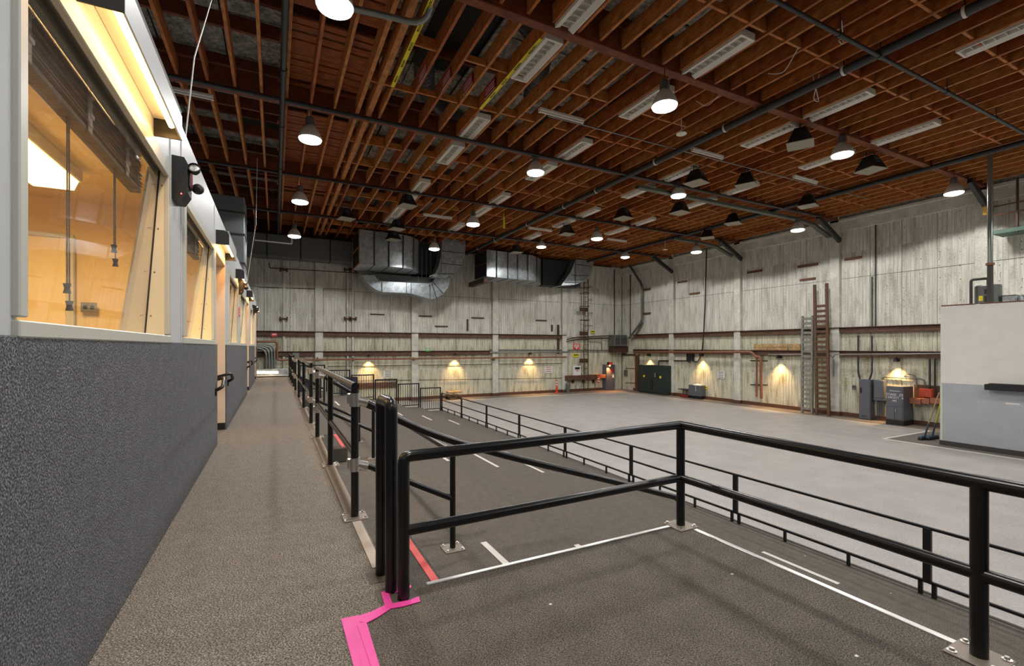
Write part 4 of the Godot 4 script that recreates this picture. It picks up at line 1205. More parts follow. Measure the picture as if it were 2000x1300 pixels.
# ---------- air ducts along the back wall
func plan_duct(t: Node3D, plan: Array, yb: float, yt: float, m: Material):
	var st := new_st()
	var poly := []
	for p in plan: poly.append(Vector2(p[0], p[1]))
	prism(st, poly, Vector3(0, yb, 0), Vector3(1, 0, 0), Vector3(0, 0, 1), Vector3(0, yt - yb, 0), true)
	part("casing", st, m, t)
func seam(t: Node3D, x: float, z: float, yb: float, yt: float, zb: float):
	part("seam", bx(Vector3(x - 0.018, yb - 0.015, z - 0.02), Vector3(x + 0.018, yt, z + 0.025), 0.004), mats["duct_seam"], t)
	part("seam", bx(Vector3(x - 0.018, yb - 0.015, zb), Vector3(x + 0.018, yb, z), 0.003), mats["duct_seam"], t)
func front_duct(t: Node3D, px: Array, z: float, depth: float, called := "casing"):
	var st := new_st()
	var poly := []
	for q in px:
		var p := on_z(q[0], q[1], z)
		poly.append(Vector2(p.x, p.y))
	prism(st, poly, Vector3(0, 0, z - depth), Vector3.RIGHT, Vector3.UP, Vector3(0, 0, depth), true)
	part(called, st, mats["galvanised"], t)
func px_bar(t: Node3D, called: String, a, b, z: float, w: float, m: Material):
	var st := new_st()
	bar(st, on_z(a[0], a[1], z), on_z(b[0], b[1], z), w, 0.03, 0.004)
	part(called, st, m, t)
func make_ducts():
	var yb := 4.59
	var yt := 6.02
	var d1 := thing("air_duct", "galvanised duct with black intake and rounded end beside the back wall", "duct", Vector3(4.5, yb, -20.8))
	plan_duct(d1, [[3.12, -20.0], [4.93, -20.08], [5.35, -20.3], [5.65, -20.6], [5.88, -21.0], [5.95, -21.5], [5.95, -21.75], [3.12, -21.75]], yb, yt, mats["galvanised"])
	for q in [[3.72, -19.99], [4.33, -20.03], [4.95, -20.06], [5.5, -20.42]]: seam(d1, q[0], q[1], yb, yt, -21.7)
	part("intake_screen", bx(Vector3(3.105, yb + 0.06, -21.7), Vector3(3.12, yt, -20.05)), mats["black_mesh"], d1)
	for y in [yb + 0.03, yb + 0.72]: part("intake_frame", bx(Vector3(3.09, y - 0.03, -21.75), Vector3(3.125, y + 0.03, -20.0), 0.004), mats["joist_wood"], d1)
	for z in [-20.03, -21.72]: part("intake_frame", bx(Vector3(3.09, yb, z - 0.03), Vector3(3.125, yt, z + 0.03), 0.004), mats["joist_wood"], d1)
	for q in [[700, 470], [760, 455]]: part("hanger_rod", pipe([Vector3(3.5 if q[0] == 700 else 5.2, yt, -19.97), Vector3(3.5 if q[0] == 700 else 5.2, 6.3, -19.97)], 0.01, 6), mats["conduit"], d1)
	# drop elbow beside it
	var d2 := thing("air_duct", "galvanised drop elbow with a curved underside beside the rounded duct", "duct", on_z(880, 540, -20.9))
	front_duct(d2, [[864, 462], [909, 470], [909, 488], [905, 505], [898, 520], [889, 533], [877, 540], [845, 540], [852, 530], [858, 515], [862, 495]], -20.9, 0.66)
	for q in [[[864, 490], [906, 494]], [[863, 514], [902, 518]], [[848, 534], [888, 535]]]: px_bar(d2, "seam", q[0], q[1], -20.885, 0.02, mats["duct_seam"])
	for q in [[884, 475], [880, 513], [874, 522], [866, 532]]:
		var p := on_z(q[0], q[1], -20.9)
		part("clip", bx(p + Vector3(-0.03, -0.02, 0), p + Vector3(0.03, 0.02, 0.02), 0.004), mats["enamel"], d2)
	part("side_plenum", bx(on_z(814, 535, -21.8), on_z(866, 484, -22.9)), mats["duct_dark"], d2)
	part("bracket", pipe([on_z(862, 498, -20.6), on_z(862, 530, -20.6), on_z(838, 540, -20.6)], 0.022, 6), mats["conduit"], d2)
	for u in [824, 833, 841]: part("hanger_rod", pipe([on_z(u, 485, -21.3), on_z(u, 541, -21.3)], 0.012, 6), mats["conduit"], d2)
	# sagging U duct below
	var d3 := thing("air_duct", "pale U-shaped return duct slung below the rounded duct", "duct", on_z(800, 580, -21.5))
	front_duct(d3, [[706, 537], [732, 537], [735, 543], [741, 547], [748, 549], [800, 552], [838, 553], [845, 550], [849, 545], [851, 541], [879, 543], [878, 553], [873, 565], [864, 575], [852, 582], [841, 584], [804, 573], [795, 572], [748, 570], [738, 567], [726, 560], [715, 549]], -21.6, 1.2)
	for q in [[[746, 550], [746, 569]], [[794, 552], [794, 572]], [[803, 552], [803, 573]], [[840, 554], [840, 584]], [[843, 553], [853, 582]], [[846, 551], [866, 573]]]: px_bar(d3, "seam", q[0], q[1], -21.585, 0.025, mats["duct_seam"])
	for u in [740, 817]: part("hanger_rod", pipe([on_z(u, 538, -21.55), on_z(u, 550, -21.55)], 0.014, 6), mats["conduit"], d3)
	part("hidden_plenum", bx(Vector3(3.9, 3.95, -22.9), Vector3(6.9, 4.5, -21.8)), mats["duct_dull"], d3)
	# second run
	var d4 := thing("air_duct", "galvanised duct with black intake beside the wall ladder", "duct", Vector3(11, yb, -21.4))
	plan_duct(d4, [[9.2, -20.75], [11.9, -21.0], [12.5, -21.4], [12.95, -21.9], [13.2, -22.5], [13.2, -22.7], [9.2, -22.2]], yb, yt - 0.12, mats["galvanised"])
	for q in [[9.75, -20.78], [10.4, -20.84], [10.98, -20.89], [11.6, -20.95], [12.3, -21.25]]: seam(d4, q[0], q[1], yb, yt - 0.12, -22.2)
	part("intake_screen", bx(Vector3(9.17, yb + 0.05, -22.2), Vector3(9.2, yt - 0.15, -20.78)), mats["black_mesh"], d4)
	part("intake_frame", bx(Vector3(9.15, yb + 0.65, -22.2), Vector3(9.2, yb + 0.7, -20.76), 0.004), mats["iron_brown"], d4)
	for x in [9.8, 11.9]: part("hanger_rod", pipe([Vector3(x, yt - 0.15, -21.2), Vector3(x, 6.3, -21.2)], 0.012, 6), mats["conduit"], d4)
	part("support_beam", bx(Vector3(9.1, yb - 0.28, -22.9), Vector3(9.35, yb - 0.05, -20.9), 0.01), mats["iron_brown"], d4)
	var d5 := thing("air_duct", "galvanised drop elbow with curved underside above the wall ladder", "duct", on_z(1120, 556, -21.6))
	front_duct(d5, [[1124, 506], [1160, 508], [1158, 520], [1152, 538], [1139, 551], [1122, 556], [1096, 557], [1104, 546], [1115, 530], [1121, 515]], -21.7, 1.3)
	for q in [[[1123, 516], [1156, 520]], [[1116, 537], [1149, 538]], [[1104, 551], [1138, 552]]]: px_bar(d5, "seam", q[0], q[1], -21.685, 0.02, mats["duct_seam"])
	px_bar(d5, "seam", [1124, 507], [1124, 556], -21.685, 0.025, mats["duct_seam"])
	part("side_plenum", bx(on_z(1060, 556, -22.2), on_z(1120, 516, -22.9)), mats["duct_dark"], d5)
	# long plain duct along the top of the back wall
	var d6 := thing("air_duct", "long dark rectangular duct along the top of the back wall over the walkway", "duct", Vector3(1.2, 5.0, -22.6))
	part("casing", bx(Vector3(-3.0, 5.0, -22.95), Vector3(3.1, 5.95, -22.2), 0.02), mats["duct_dull"], d6)
	for x in [-1.6, -0.3, 1.0, 2.2]: part("seam", bx(Vector3(x - 0.03, 4.98, -22.96), Vector3(x + 0.03, 5.96, -22.18), 0.005), mats["steel_dark"], d6)
	# tall duct on the control room roof
	var d7 := thing("air_duct", "tall dark duct box standing on the control room roof", "duct", Vector3(-1.7, TOP, -15.5))
	part("casing", bx(Vector3(-2.9, TOP + 0.02, -16.2), Vector3(-0.76, 5.35, -15.0), 0.02), mats["duct_dull"], d7)
	for y in [3.5, 4.3, 4.9]: part("seam", bx(Vector3(-2.92, y - 0.02, -16.22), Vector3(-0.74, y + 0.02, -14.98), 0.004), mats["steel_dark"], d7)

# ---------- things on the walls; pixel rectangles are turned into metres on the wall they hang on
func on_back(u0, v0, u1, v1, depth := 0.1, off := 0.0) -> Array:
	var f := BACK_Z + off + depth
	var a := on_z(u0, v0, f); var b := on_z(u1, v1, f)
	return [Vector3(a.x, b.y, BACK_Z + off), Vector3(b.x, a.y, f)]
func on_right(u0, v0, u1, v1, depth := 0.1, off := 0.0) -> Array:
	var f := RIGHT_X - off - depth
	var um: float = (u0 + u1) * 0.5
	var a := on_x(u0, v0, f); var b := on_x(u1, v1, f)
	var t := on_x(um, v0, f); var l := on_x(um, v1, f)
	return [Vector3(f, l.y, min(a.z, b.z)), Vector3(RIGHT_X - off, t.y, max(a.z, b.z))]
func base_of(r: Array) -> Vector3:
	return Vector3((r[0].x + r[1].x) * 0.5, min(r[0].y, r[1].y), (r[0].z + r[1].z) * 0.5)
func slab(called: String, r: Array, m: Material, t: Node3D, ch := 0.006) -> MeshInstance3D:
	return part(called, bx(r[0], r[1], ch), m, t)
func wall_sconce(at: Vector3, out: Vector3, label: String, energy := 1.0):
	var t := thing("wall_sconce", label, "lamp", at, "small warm lamps on the stage walls")
	part("wall_box", bx(at - Vector3(0.05, 0.05, 0.05), at + Vector3(0.05, 0.05, 0.05), 0.008), mats["hood_black"], t)
	var h := at + out * 0.17 + Vector3(0, 0.02, 0)
	part("arm", pipe(bend([at + Vector3(0, 0.02, 0), at + out * 0.1 + Vector3(0, 0.1, 0), h], 0.05), 0.012, 6), mats["hood_black"], t)
	var st := new_st()
	lathe(st, [Vector2(0.0, 0.06), Vector2(0.035, 0.055), Vector2(0.06, 0.0), Vector2(0.075, -0.07)], h, 14)
	part("shade", st, mats["hood_black"], t)
	var bs := new_st()
	lathe(bs, [Vector2(0.0, 0.03), Vector2(0.02, 0.015), Vector2(0.026, -0.01), Vector2(0.0, -0.03)], h, 12)
	part("bulb", bs, mats["bulb_warm"], t)
	down_spot(t, h + Vector3(0, -0.08, 0), energy * 1.9, Color(1.0, 0.80, 0.52), 43.0, 0.8, 0.03, Vector3.DOWN)
func make_back_wall_things():
	var lw: Material = mats["ledger_wood"]
	var n := Vector3(0, 0, 1)
	# ledger beams
	for q in [[-0.9, on_z(1106, 655, BACK_Z + 0.2).x, 1.75, "brown timber beam along the back wall at window height"], [-0.9, on_z(958, 690, BACK_Z + 0.2).x, 0.85, "brown timber beam along the back wall above the warm lamps"]]:
		var t := thing("timber_beam", q[3], "beam", Vector3((q[0] + q[1]) * 0.5, q[2] - 0.11, BACK_Z))
		part("web", bx(Vector3(q[0], q[2] - 0.11, BACK_Z), Vector3(q[1], q[2] + 0.08, BACK_Z + 0.14), 0.01), lw, t)
		part("cap", bx(Vector3(q[0], q[2] + 0.08, BACK_Z), Vector3(q[1], q[2] + 0.11, BACK_Z + 0.21), 0.006), mats["iron_brown"], t)
		for k in 3:
			var x: float = lerp(q[0], q[1], 0.3 + k * 0.22)
			part("patch_board", bx(Vector3(x, q[2] - 0.1, BACK_Z + 0.14), Vector3(x + 0.5, q[2] - 0.04, BACK_Z + 0.16), 0.003), mats["batten_wood"], t)
	var cp := thing("copper_pipe", "copper pipe along the back wall under the lower beam", "pipe", on_z(800, 700, BACK_Z + 0.15))
	part("pipe", pipe(bend([on_z(498, 667, BACK_Z + 0.36), on_z(541, 667, BACK_Z + 0.36), on_z(541, 703, BACK_Z + 0.36), on_z(1106, 697, BACK_Z + 0.36)], 0.12), 0.045, 10), mats["copper"], cp)
	for u in [620, 690, 808, 965]: 
		var p := on_z(u, 701, BACK_Z + 0.28)
		part("clip", bx(p + Vector3(-0.03, -0.08, -0.28), p + Vector3(0.03, 0.08, 0.06), 0.005), mats["steel_grey"], cp)
	var sp := thing("steel_pipe", "pale steel pipe continuing the lower beam towards the wall ladder", "pipe", on_z(1030, 688, BACK_Z + 0.18))
	part("pipe", pipe([on_z(956, 688, BACK_Z + 0.18), on_z(1108, 687, BACK_Z + 0.18)], 0.05, 10), mats["conduit"], sp)
	part("pipe", pipe([on_z(956, 683, BACK_Z + 0.1), on_z(1196, 684, BACK_Z + 0.1)], 0.03, 8), mats["steel_grey"], sp)
	# bent conduits past the walkway end
	for k in 4:
		var u := 520.0 + k * 5.3
		var c := thing("bent_conduit", "grey conduit bending down the back wall past the walkway end", "conduit", on_z(u, 720, BACK_Z + 0.2), "bent conduits past the walkway end")
		part("pipe", pipe(bend([on_z(480, 680 - k * 2.6, BACK_Z + 0.4), on_z(u, 680 - k * 2.6, BACK_Z + 0.4), Vector3(on_z(u, 722, BACK_Z + 0.4).x, -0.02, BACK_Z + 0.4)], 0.35, 6), 0.042, 10), mats["conduit"], c)
	# upright pipes
	for q in [[554, 505, 720, "pale upright pipe on the back wall beside the walkway end"], [679, 520, 745, "pale upright pipe on the back wall, one of a clamped pair"], [689, 505, 745, "pale upright pipe on the back wall, one of a clamped pair"]]:
		var t := thing("upright_pipe", q[3], "pipe", on_z(q[0], q[2], BACK_Z + 0.12), "clamped pipe pair" if q[0] > 600 else "")
		part("pipe", pipe([on_z(q[0], q[1], BACK_Z + 0.055), on_z(q[0], q[2], BACK_Z + 0.055)], 0.05, 10), mats["pilaster"], t)
		for v in [527, 622]:
			var p := on_z(q[0], v, BACK_Z + 0.1)
			part("clamp", bx(p + Vector3(-0.16, -0.03, -0.08), p + Vector3(0.16, 0.03, 0.09), 0.006), mats["iron_brown"], t)
			for s in [-0.14, 0.14]: part("clamp_bolt", bx(p + Vector3(s - 0.03, -0.09, -0.02), p + Vector3(s + 0.03, 0.09, 0.04), 0.006), mats["iron_brown"], t)
	var cw := thing("thin_conduit", "thin conduit stepping across the back wall under the long duct", "conduit", on_z(600, 525, BACK_Z + 0.05))
	part("pipe", pipe(bend([on_z(526, 513, BACK_Z + 0.16), on_z(526, 523, BACK_Z + 0.16), on_z(700, 533, BACK_Z + 0.16)], 0.08), 0.02, 6), mats["iron_brown"], cw)
	var gb := thing("junction_box", "pale grey junction box on the back wall beyond the guardrail end", "box", on_z(578, 700, BACK_Z))
	slab("box", on_back(571, 688, 585, 702, 0.25), mats["steel_grey"], gb, 0.01)
	slab("cover", on_back(572, 689.5, 584, 700.5, 0.02, 0.25), mats["conduit"], gb, 0.004)
	# thin wires hung along the wall
	for v in [561, 715, 744]:
		var w := thing("wall_wire", "thin dark wire strung along the back wall at %s" % ("mid height" if v == 561 else ("lamp height" if v == 715 else "knee height")), "wire", on_z(700, v, BACK_Z + 0.03))
		part("wire", pipe([on_z(505, v, BACK_Z + 0.03), on_z(690, v + 4, BACK_Z + 0.03)] if v == 561 else [on_z(640, v, BACK_Z + 0.03), on_z(1100, v - 6, BACK_Z + 0.03)], 0.012, 5), mats["iron_brown"], w)
	for u in [732, 748]:
		var w := thing("drop_cord", "thin cord dropping from the beam to the lower pipe on the back wall", "cord", on_z(u, 700, BACK_Z + 0.26), "drop cords on the back wall")
		part("cord", pipe([on_z(u, 646, BACK_Z + 0.26), on_z(u, 725 if u == 732 else 700, BACK_Z + 0.26)], 0.012, 5), mats["steel_grey"], w)
	# warm lamps
	wall_sconce(on_z(720, 694, BACK_Z + 0.05), n, "small black wall lamp shining on the wall behind the guard panels", 3.0)
	wall_sconce(on_z(888, 692, BACK_Z + 0.05), n, "small black wall lamp above the wooden dolly", 3.4)
	wall_sconce(on_z(1034, 690, BACK_Z + 0.05), n, "small black wall lamp between the pilasters before the wall ladder", 3.4)
	# loose battens left on the wall
	for q in [[723, 612, 751, 615], [818, 615.5, 844, 618.5], [850, 635.5, 875, 638.5], [921, 619, 946, 622], [1047, 624, 1068, 627]]:
		var r := on_back(q[0], q[1], q[2], q[3], 0.05)
		var t := thing("wall_batten", "short brown batten nailed level on the back wall", "batten", base_of(r), "level battens on the back wall")
		slab("batten", r, mats["iron_brown"], t)
	for q in [[912, 623, 915, 646], [1077, 634, 1080, 647], [1088.5, 634, 1093, 690]]:
		var r := on_back(q[0], q[1], q[2], q[3], 0.05)
		var t := thing("wall_batten", "brown batten nailed upright on the back wall", "batten", base_of(r), "upright battens on the back wall")
		slab("batten", r, mats["iron_brown"], t)
	# signs
	sign_on_back([530, 650, 541, 657], "small red sign on the upper beam past the walkway end", mats["sign_red_bright"], mats["sign_white"], 0.30)
	sign_on_back([831, 680, 840, 686], "small green sign on the lower beam", mats["sign_green"], mats["sign_white"], 0.30)
	sign_on_back([749, 723, 767, 737], "white notice with printed lines behind the guard panels", mats["sign_white"], mats["ink"], 0.02, 4)
	sign_on_back([1064, 715, 1079, 728], "pale notice with red print beside the third wall lamp", mats["sign_white"], mats["sign_red"], 0.02, 3)
	sign_on_back([1154, 645, 1162, 651], "yellow sign beside the wall ladder", mats["sign_yellow"], mats["ink"], 0.05, 1)
	sign_on_back([1119, 690.5, 1131, 697], "small yellow and white sign under the fire hose sign", mats["sign_yellow"], mats["ink"], 0.03, 1)
	sign_on_back([1248, 656, 1256, 660], "yellow sign on the beam in the corner", mats["sign_yellow"], mats["ink"], 0.3, 1)
	var fr := on_back(1120, 670.5, 1132, 682, 0.02, 0.02)
	var fs := thing("fire_hose_sign", "red and white fire hose sign above the white cabinet", "sign", base_of(fr))
	slab("board", fr, mats["sign_red_bright"], fs, 0.003)
	slab("white_field", on_back(1121.8, 672, 1130.2, 678.2, 0.003, 0.04), mats["sign_white"], fs, 0.001)
	var c := on_z(1126, 673.7, BACK_Z + 0.046)
	words("lettering", "FIRE", 0.07, 0.006, mats["sign_red"], fs, c)
	words("lettering", "HOSE", 0.07, 0.004, mats["sign_red"], fs, c + Vector3(0, -0.09, 0))
	var ar := new_st()
	var ap := on_z(1126, 680, BACK_Z + 0.041)
	prism(ar, [Vector2(-0.09, 0.05), Vector2(0.09, 0.05), Vector2(0, -0.05)], ap, Vector3.RIGHT, Vector3.UP, Vector3(0, 0, 0.004))
	part("arrow", ar, mats["sign_white"], fs)
	# white cabinet
	var cr := on_back(1119.5, 714.5, 1135, 735, 0.22)
	var cb := thing("hose_cabinet", "white wall cabinet with a dark printed band", "cabinet", base_of(cr))
	slab("body", cr, mats["enamel"], cb, 0.01)
	slab("door", on_back(1120.3, 715.3, 1134.2, 734.2, 0.015, 0.22), mats["white_paint"], cb, 0.005)
	slab("dark_band", on_back(1123, 717, 1132.5, 721, 0.004, 0.235), mats["ink"], cb, 0.001)
	slab("red_print", on_back(1125.5, 723, 1130, 724.3, 0.004, 0.235), mats["sign_red"], cb, 0.001)
	for v in [717, 730]: slab("hinge", on_back(1134.6, v, 1136, v + 3, 0.03, 0.2), mats["steel_dark"], cb, 0.002)
	# brown ledge
	var lr := on_back(1106, 733.5, 1166, 740.5, 0.3)
	var lg := thing("wall_ledge", "brown timber ledge under the white cabinet", "ledge", base_of(lr))
	slab("board", lr, mats["ledger_wood"], lg)
	slab("end_block", on_back(1166, 731.5, 1183, 738, 0.34), mats["block_tan"], lg)
	for u in [1120, 1141, 1160]: slab("bracket", on_back(u, 741, u + 2, 748, 0.2), mats["iron_brown"], lg)
	# grey bin under the ledge
	var br := on_back(1105.5, 742, 1113, 766, 0.3)
	var bn := thing("floor_tank", "pale grey cylinder standing on the floor under the ledge", "tank", Vector3(base_of(br).x, FLOOR_Y, BACK_Z + 0.3))
	var bs := new_st()
	lathe(bs, [Vector2(0.0, 0.0), Vector2(0.12, 0.0), Vector2(0.12, 0.5), Vector2(0.09, 0.56), Vector2(0.04, 0.6), Vector2(0.0, 0.6)], Vector3(base_of(br).x, FLOOR_Y, BACK_Z + 0.3), 16)
	part("body", bs, mats["steel_grey"], bn)
	# fire extinguisher
	var ep := on_z(1169, 741, BACK_Z + 0.42)
	var ex := thing("fire_extinguisher", "red fire extinguisher hanging at the end of the ledge", "extinguisher", ep)
	var es := new_st()
	lathe(es, [Vector2(0, -0.18), Vector2(0.06, -0.18), Vector2(0.065, -0.15), Vector2(0.065, 0.12), Vector2(0.035, 0.18), Vector2(0.02, 0.22), Vector2(0.0, 0.22)], ep, 14)
	part("cylinder", es, mats["red_paint"], ex)
	for y in [-0.08, 0.06]:
		var ws := new_st(); lathe(ws, [Vector2(0.066, y - 0.025), Vector2(0.067, y), Vector2(0.066, y + 0.025)], ep, 14)
		part("white_band", ws, mats["sign_white"], ex)
	part("lever", bx(ep + Vector3(-0.02, 0.22, -0.015), ep + Vector3(0.09, 0.26, 0.015), 0.006), mats["ink"], ex)
	# delineator post
	var dp := on_z(1087.5, 767, BACK_Z + 0.3); dp.y = FLOOR_Y
	var dl := thing("delineator_post", "orange traffic delineator post with white bands by a pilaster", "traffic post", dp)
	var ds := new_st()
	lathe(ds, [Vector2(0.13, 0.0), Vector2(0.13, 0.04), Vector2(0.07, 0.06), Vector2(0.055, 0.1), Vector2(0.04, 0.74), Vector2(0.0, 0.76)], dp, 14)
	part("post", ds, mats["orange_cone"], dl)
	for y in [0.45, 0.6]:
		var ws := new_st(); lathe(ws, [Vector2(0.055, y), Vector2(0.053, y + 0.08)], dp, 14)
		part("white_band", ws, mats["sign_white"], dl)
	# tall grey cabinet with a red lamp
	var gr := on_back(1183.5, 712, 1201, 762, 0.35)
	gr[0].y = FLOOR_Y
	var gc := thing("tall_cabinet", "tall dark grey cabinet under the red lamp by the stage door", "cabinet", base_of(gr))
	slab("body", gr, mats["cabinet_grey"], gc, 0.01)
	slab("door", on_back(1184.5, 713, 1200, 760, 0.02, 0.35), mats["cabinet_grey"], gc, 0.006)
	slab("notice", on_back(1193, 719, 1199, 726, 0.005, 0.37), mats["sign_red"], gc, 0.001)
	slab("notice", on_back(1196, 731, 1199.5, 737, 0.005, 0.37), mats["sign_white"], gc, 0.001)
	slab("handle", on_back(1199, 727, 1200, 731, 0.03, 0.37), mats["chrome"], gc, 0.003)
	var lp := on_z(1191, 712, BACK_Z + 0.5)
	var rl := thing("warning_lamp", "red warning lamp with a glowing bulb above the tall grey cabinet", "lamp", lp)
	part("backplate", bx(lp + Vector3(-0.1, 0.0, -0.15), lp + Vector3(0.02, 0.16, -0.05), 0.01), mats["hood_black"], rl)
	part("red_globe", bx(lp + Vector3(0.03, 0.0, -0.1), lp + Vector3(0.22, 0.17, 0.02), 0.03), mats["sign_red_bright"], rl)
	var ls := new_st(); lathe(ls, [Vector2(0, -0.07), Vector2(0.045, -0.05), Vector2(0.05, 0.0), Vector2(0.0, 0.02)], lp + Vector3(0, -0.03, 0), 12)
	part("bulb", ls, mats["bulb_warm"], rl)
	down_spot(rl, lp + Vector3(0, -0.12, 0.0), 3.0, Color(1.0, 0.66, 0.36), 60.0, 0.9, 0.03, Vector3(-0.2, -1, -0.1).normalized())
	# stage door
	var dr := on_right(1217, 694, 1240, 763, 0.04, 0.0)
	dr[0].y = FLOOR_Y
	var sd := part("door_5", bx(dr[0], dr[1], 0.006), mats["lining_low"], self)
	tag(sd, "weathered board stage door in the far corner", "", "", "structure")
	part("door_post", bx(Vector3(RIGHT_X - 0.16, FLOOR_Y, on_x(1240, 693, RIGHT_X - 0.16).z), on_x(1245, 693, RIGHT_X - 0.16) + Vector3(0.16, 0, 0), 0.01), mats["ledger_wood"], sd)
	part("door_head", bx(Vector3(RIGHT_X - 0.1, dr[1].y, dr[0].z), Vector3(RIGHT_X, dr[1].y + 0.1, dr[1].z), 0.006), mats["iron_brown"], sd)
	for v in [719, 747]: part("strap_hinge", pipe([on_x(1222, v, RIGHT_X - 0.06), on_x(1240, v + 0.6, RIGHT_X - 0.06)], 0.018, 6), mats["iron_brown"], sd)
	part("latch_box", bx(on_x(1218, 722, RIGHT_X - 0.14), on_x(1224, 734, RIGHT_X - 0.14) + Vector3(0.1, 0, 0), 0.02), mats["steel_grey"], sd)
	# unit heater on its bracket
	var hr := on_back(1200.5, 653.5, 1225, 676, 0.6, 0.15)
	var uh := thing("unit_heater", "grey louvred unit heater hung high in the far corner", "heater", base_of(hr))
	slab("casing", hr, mats["steel_grey"], uh, 0.02)
	slab("grille_backing", on_back(1202, 659, 1224, 671.5, 0.01, 0.75), mats["charcoal"], uh, 0.002)
	for k in 6: slab("louvre", on_back(1201.5, 659.5 + k * 2.0, 1224, 660.3 + k * 2.0, 0.03, 0.755), mats["conduit"], uh, 0.002)
	slab("mullion", on_back(1212, 657, 1213, 673, 0.04, 0.755), mats["conduit"], uh, 0.002)
	slab("support_shelf", on_back(1199, 676.5, 1239, 687, 0.5, 0.1), mats["iron_brown"], uh, 0.01)
	# wall ladder with cage hoops
	var wl := thing("wall_ladder", "tall brown iron ladder with cage hoops fixed to the back wall", "ladder", on_z(1144, 760, BACK_Z + 0.3))
	for u in [1140.5, 1148.5]: part("stile", pipe([on_z(u, 545, BACK_Z + 0.3), on_z(u, 760, BACK_Z + 0.3)], 0.028, 6), mats["iron_brown"], wl)
	for k in 22:
		var v := 552.0 + k * 9.3
		part("rung", pipe([on_z(1140.5, v, BACK_Z + 0.3), on_z(1148.5, v, BACK_Z + 0.3)], 0.016, 6), mats["iron_brown"], wl)
	for v in [562, 573, 598, 625]:
		var o := on_z(1141.5, v, BACK_Z + 0.55)
		var pts := []
		for q in 13: pts.append(o + Vector3(cos(TAU * q / 12.0 + 0.3) * 0.3, 0, sin(TAU * q / 12.0 + 0.3) * 0.3))
		part("cage_hoop", pipe(pts, 0.014, 5), mats["iron_brown"], wl)
	for v in [560, 585, 611, 636]: part("standoff", pipe([on_z(1148.5, v, BACK_Z + 0.3), on_z(1157, v, BACK_Z + 0.1)], 0.02, 6), mats["iron_brown"], wl)
	for v in [600, 647, 700]: slab("warning_flap", on_back(1132, v, 1149, v + 8, 0.02, 0.33), mats["iron_brown"], wl, 0.004)
	# conduits by the corner
	for q in [[657, "upper"], [661, "lower"]]:
		var t := thing("corner_conduit", "%s dark conduit between the wall ladder and the unit heater" % q[1], "conduit", on_z(1160, q[0], BACK_Z + 0.15))
		part("pipe", pipe(bend([on_z(1106, q[0] + 6, BACK_Z + 0.15), on_z(1122, q[0] + 2, BACK_Z + 0.15), on_z(1150, q[0], BACK_Z + 0.15), on_z(1200, q[0] - 2, BACK_Z + 0.15)], 0.3), 0.03, 7), mats["iron_brown"], t)
	var uc := thing("corner_conduit", "thin grey conduit looping down beside the wall ladder", "conduit", on_z(1170, 670, BACK_Z + 0.1))
	part("pipe", pipe(bend([on_z(1150, 667, BACK_Z + 0.08), on_z(1175, 668, BACK_Z + 0.08), on_z(1176, 684, BACK_Z + 0.08)], 0.1), 0.018, 6), mats["steel_grey"], uc)
	for u in [1200, 1231]:
		var t := thing("corner_conduit", "upright dark conduit in the far corner %s" % ("left of the unit heater" if u == 1200 else "beyond the unit heater"), "conduit", on_z(u, 650, BACK_Z + 0.1))
		part("pipe", pipe([on_z(u, 527, BACK_Z + 0.035), on_z(u, 655, BACK_Z + 0.035)] if u == 1200 else [on_x(u, 527, RIGHT_X - 0.035), on_x(u, 655, RIGHT_X - 0.035)], 0.03, 7), mats["iron_brown"], t)
	# bent heater flue
	var fp := thing("heater_flue", "thick grey flue pipe angling up the corner from the unit heater", "flue", on_x(1252, 600, RIGHT_X - 0.25))
	part("pipe", pipe(bend([on_x(1229, 660, RIGHT_X - 0.25), on_x(1254, 627, RIGHT_X - 0.25), on_x(1254, 556, RIGHT_X - 0.25), on_x(1228, 516, RIGHT_X - 0.25)], 0.25, 5), 0.07, 10), mats["steel_grey"], fp)
	part("brace", pipe([on_x(1236, 662, RIGHT_X - 0.15), on_x(1255, 630, RIGHT_X - 0.15)], 0.04, 8), mats["steel_grey"], fp)
	# dolly, cabinets behind the guard panels
	var dd := on_z(886, 774, BACK_Z + 0.5); dd.y = FLOOR_Y
	var dy := thing("wooden_dolly", "low wooden dolly on castors by the back wall", "dolly", dd)
	part("deck", bx(dd + Vector3(-0.4, 0.14, -0.25), dd + Vector3(0.36, 0.2, 0.25), 0.01), mats["batten_wood"], dy)
	part("upper_board", bx(dd + Vector3(-0.36, 0.32, -0.2), dd + Vector3(0.4, 0.4, 0.2), 0.01), mats["plywood"], dy)
	part("upright", bx(dd + Vector3(-0.03, 0.2, -0.03), dd + Vector3(0.03, 0.5, 0.03), 0.006), mats["sign_yellow"], dy)
	for s in [[-0.32, -0.18], [0.3, -0.18], [-0.32, 0.18], [0.3, 0.18]]:
		var w := dd + Vector3(s[0], 0.06, s[1])
		part("castor", pipe([w - Vector3(0, 0, 0.025), w + Vector3(0, 0, 0.025)], 0.06, 12), mats["ink"], dy)
	var k := 0
	for q in [[588, 742, 604, 765], [667, 737, 699, 772]]:
		var r := on_back(q[0], q[1], q[2], q[3], 0.5, 0.1)
		r[0].y = FLOOR_Y
		var t := thing("floor_cabinet", "dark navy cabinet behind the %s guard panel" % ("first" if k == 0 else "second"), "cabinet", base_of(r))
		slab("body", r, mat("navy", Color("#262c3a"), 0.5), t, 0.01)
		slab("door", [Vector3(r[0].x + 0.03, r[0].y + 0.1, r[1].z), Vector3((r[0].x + r[1].x) * 0.5 - 0.01, r[1].y - 0.04, r[1].z + 0.02)], mats["navy"], t)
		slab("door", [Vector3((r[0].x + r[1].x) * 0.5 + 0.01, r[0].y + 0.1, r[1].z), Vector3(r[1].x - 0.03, r[1].y - 0.04, r[1].z + 0.02)], mats["navy"], t)
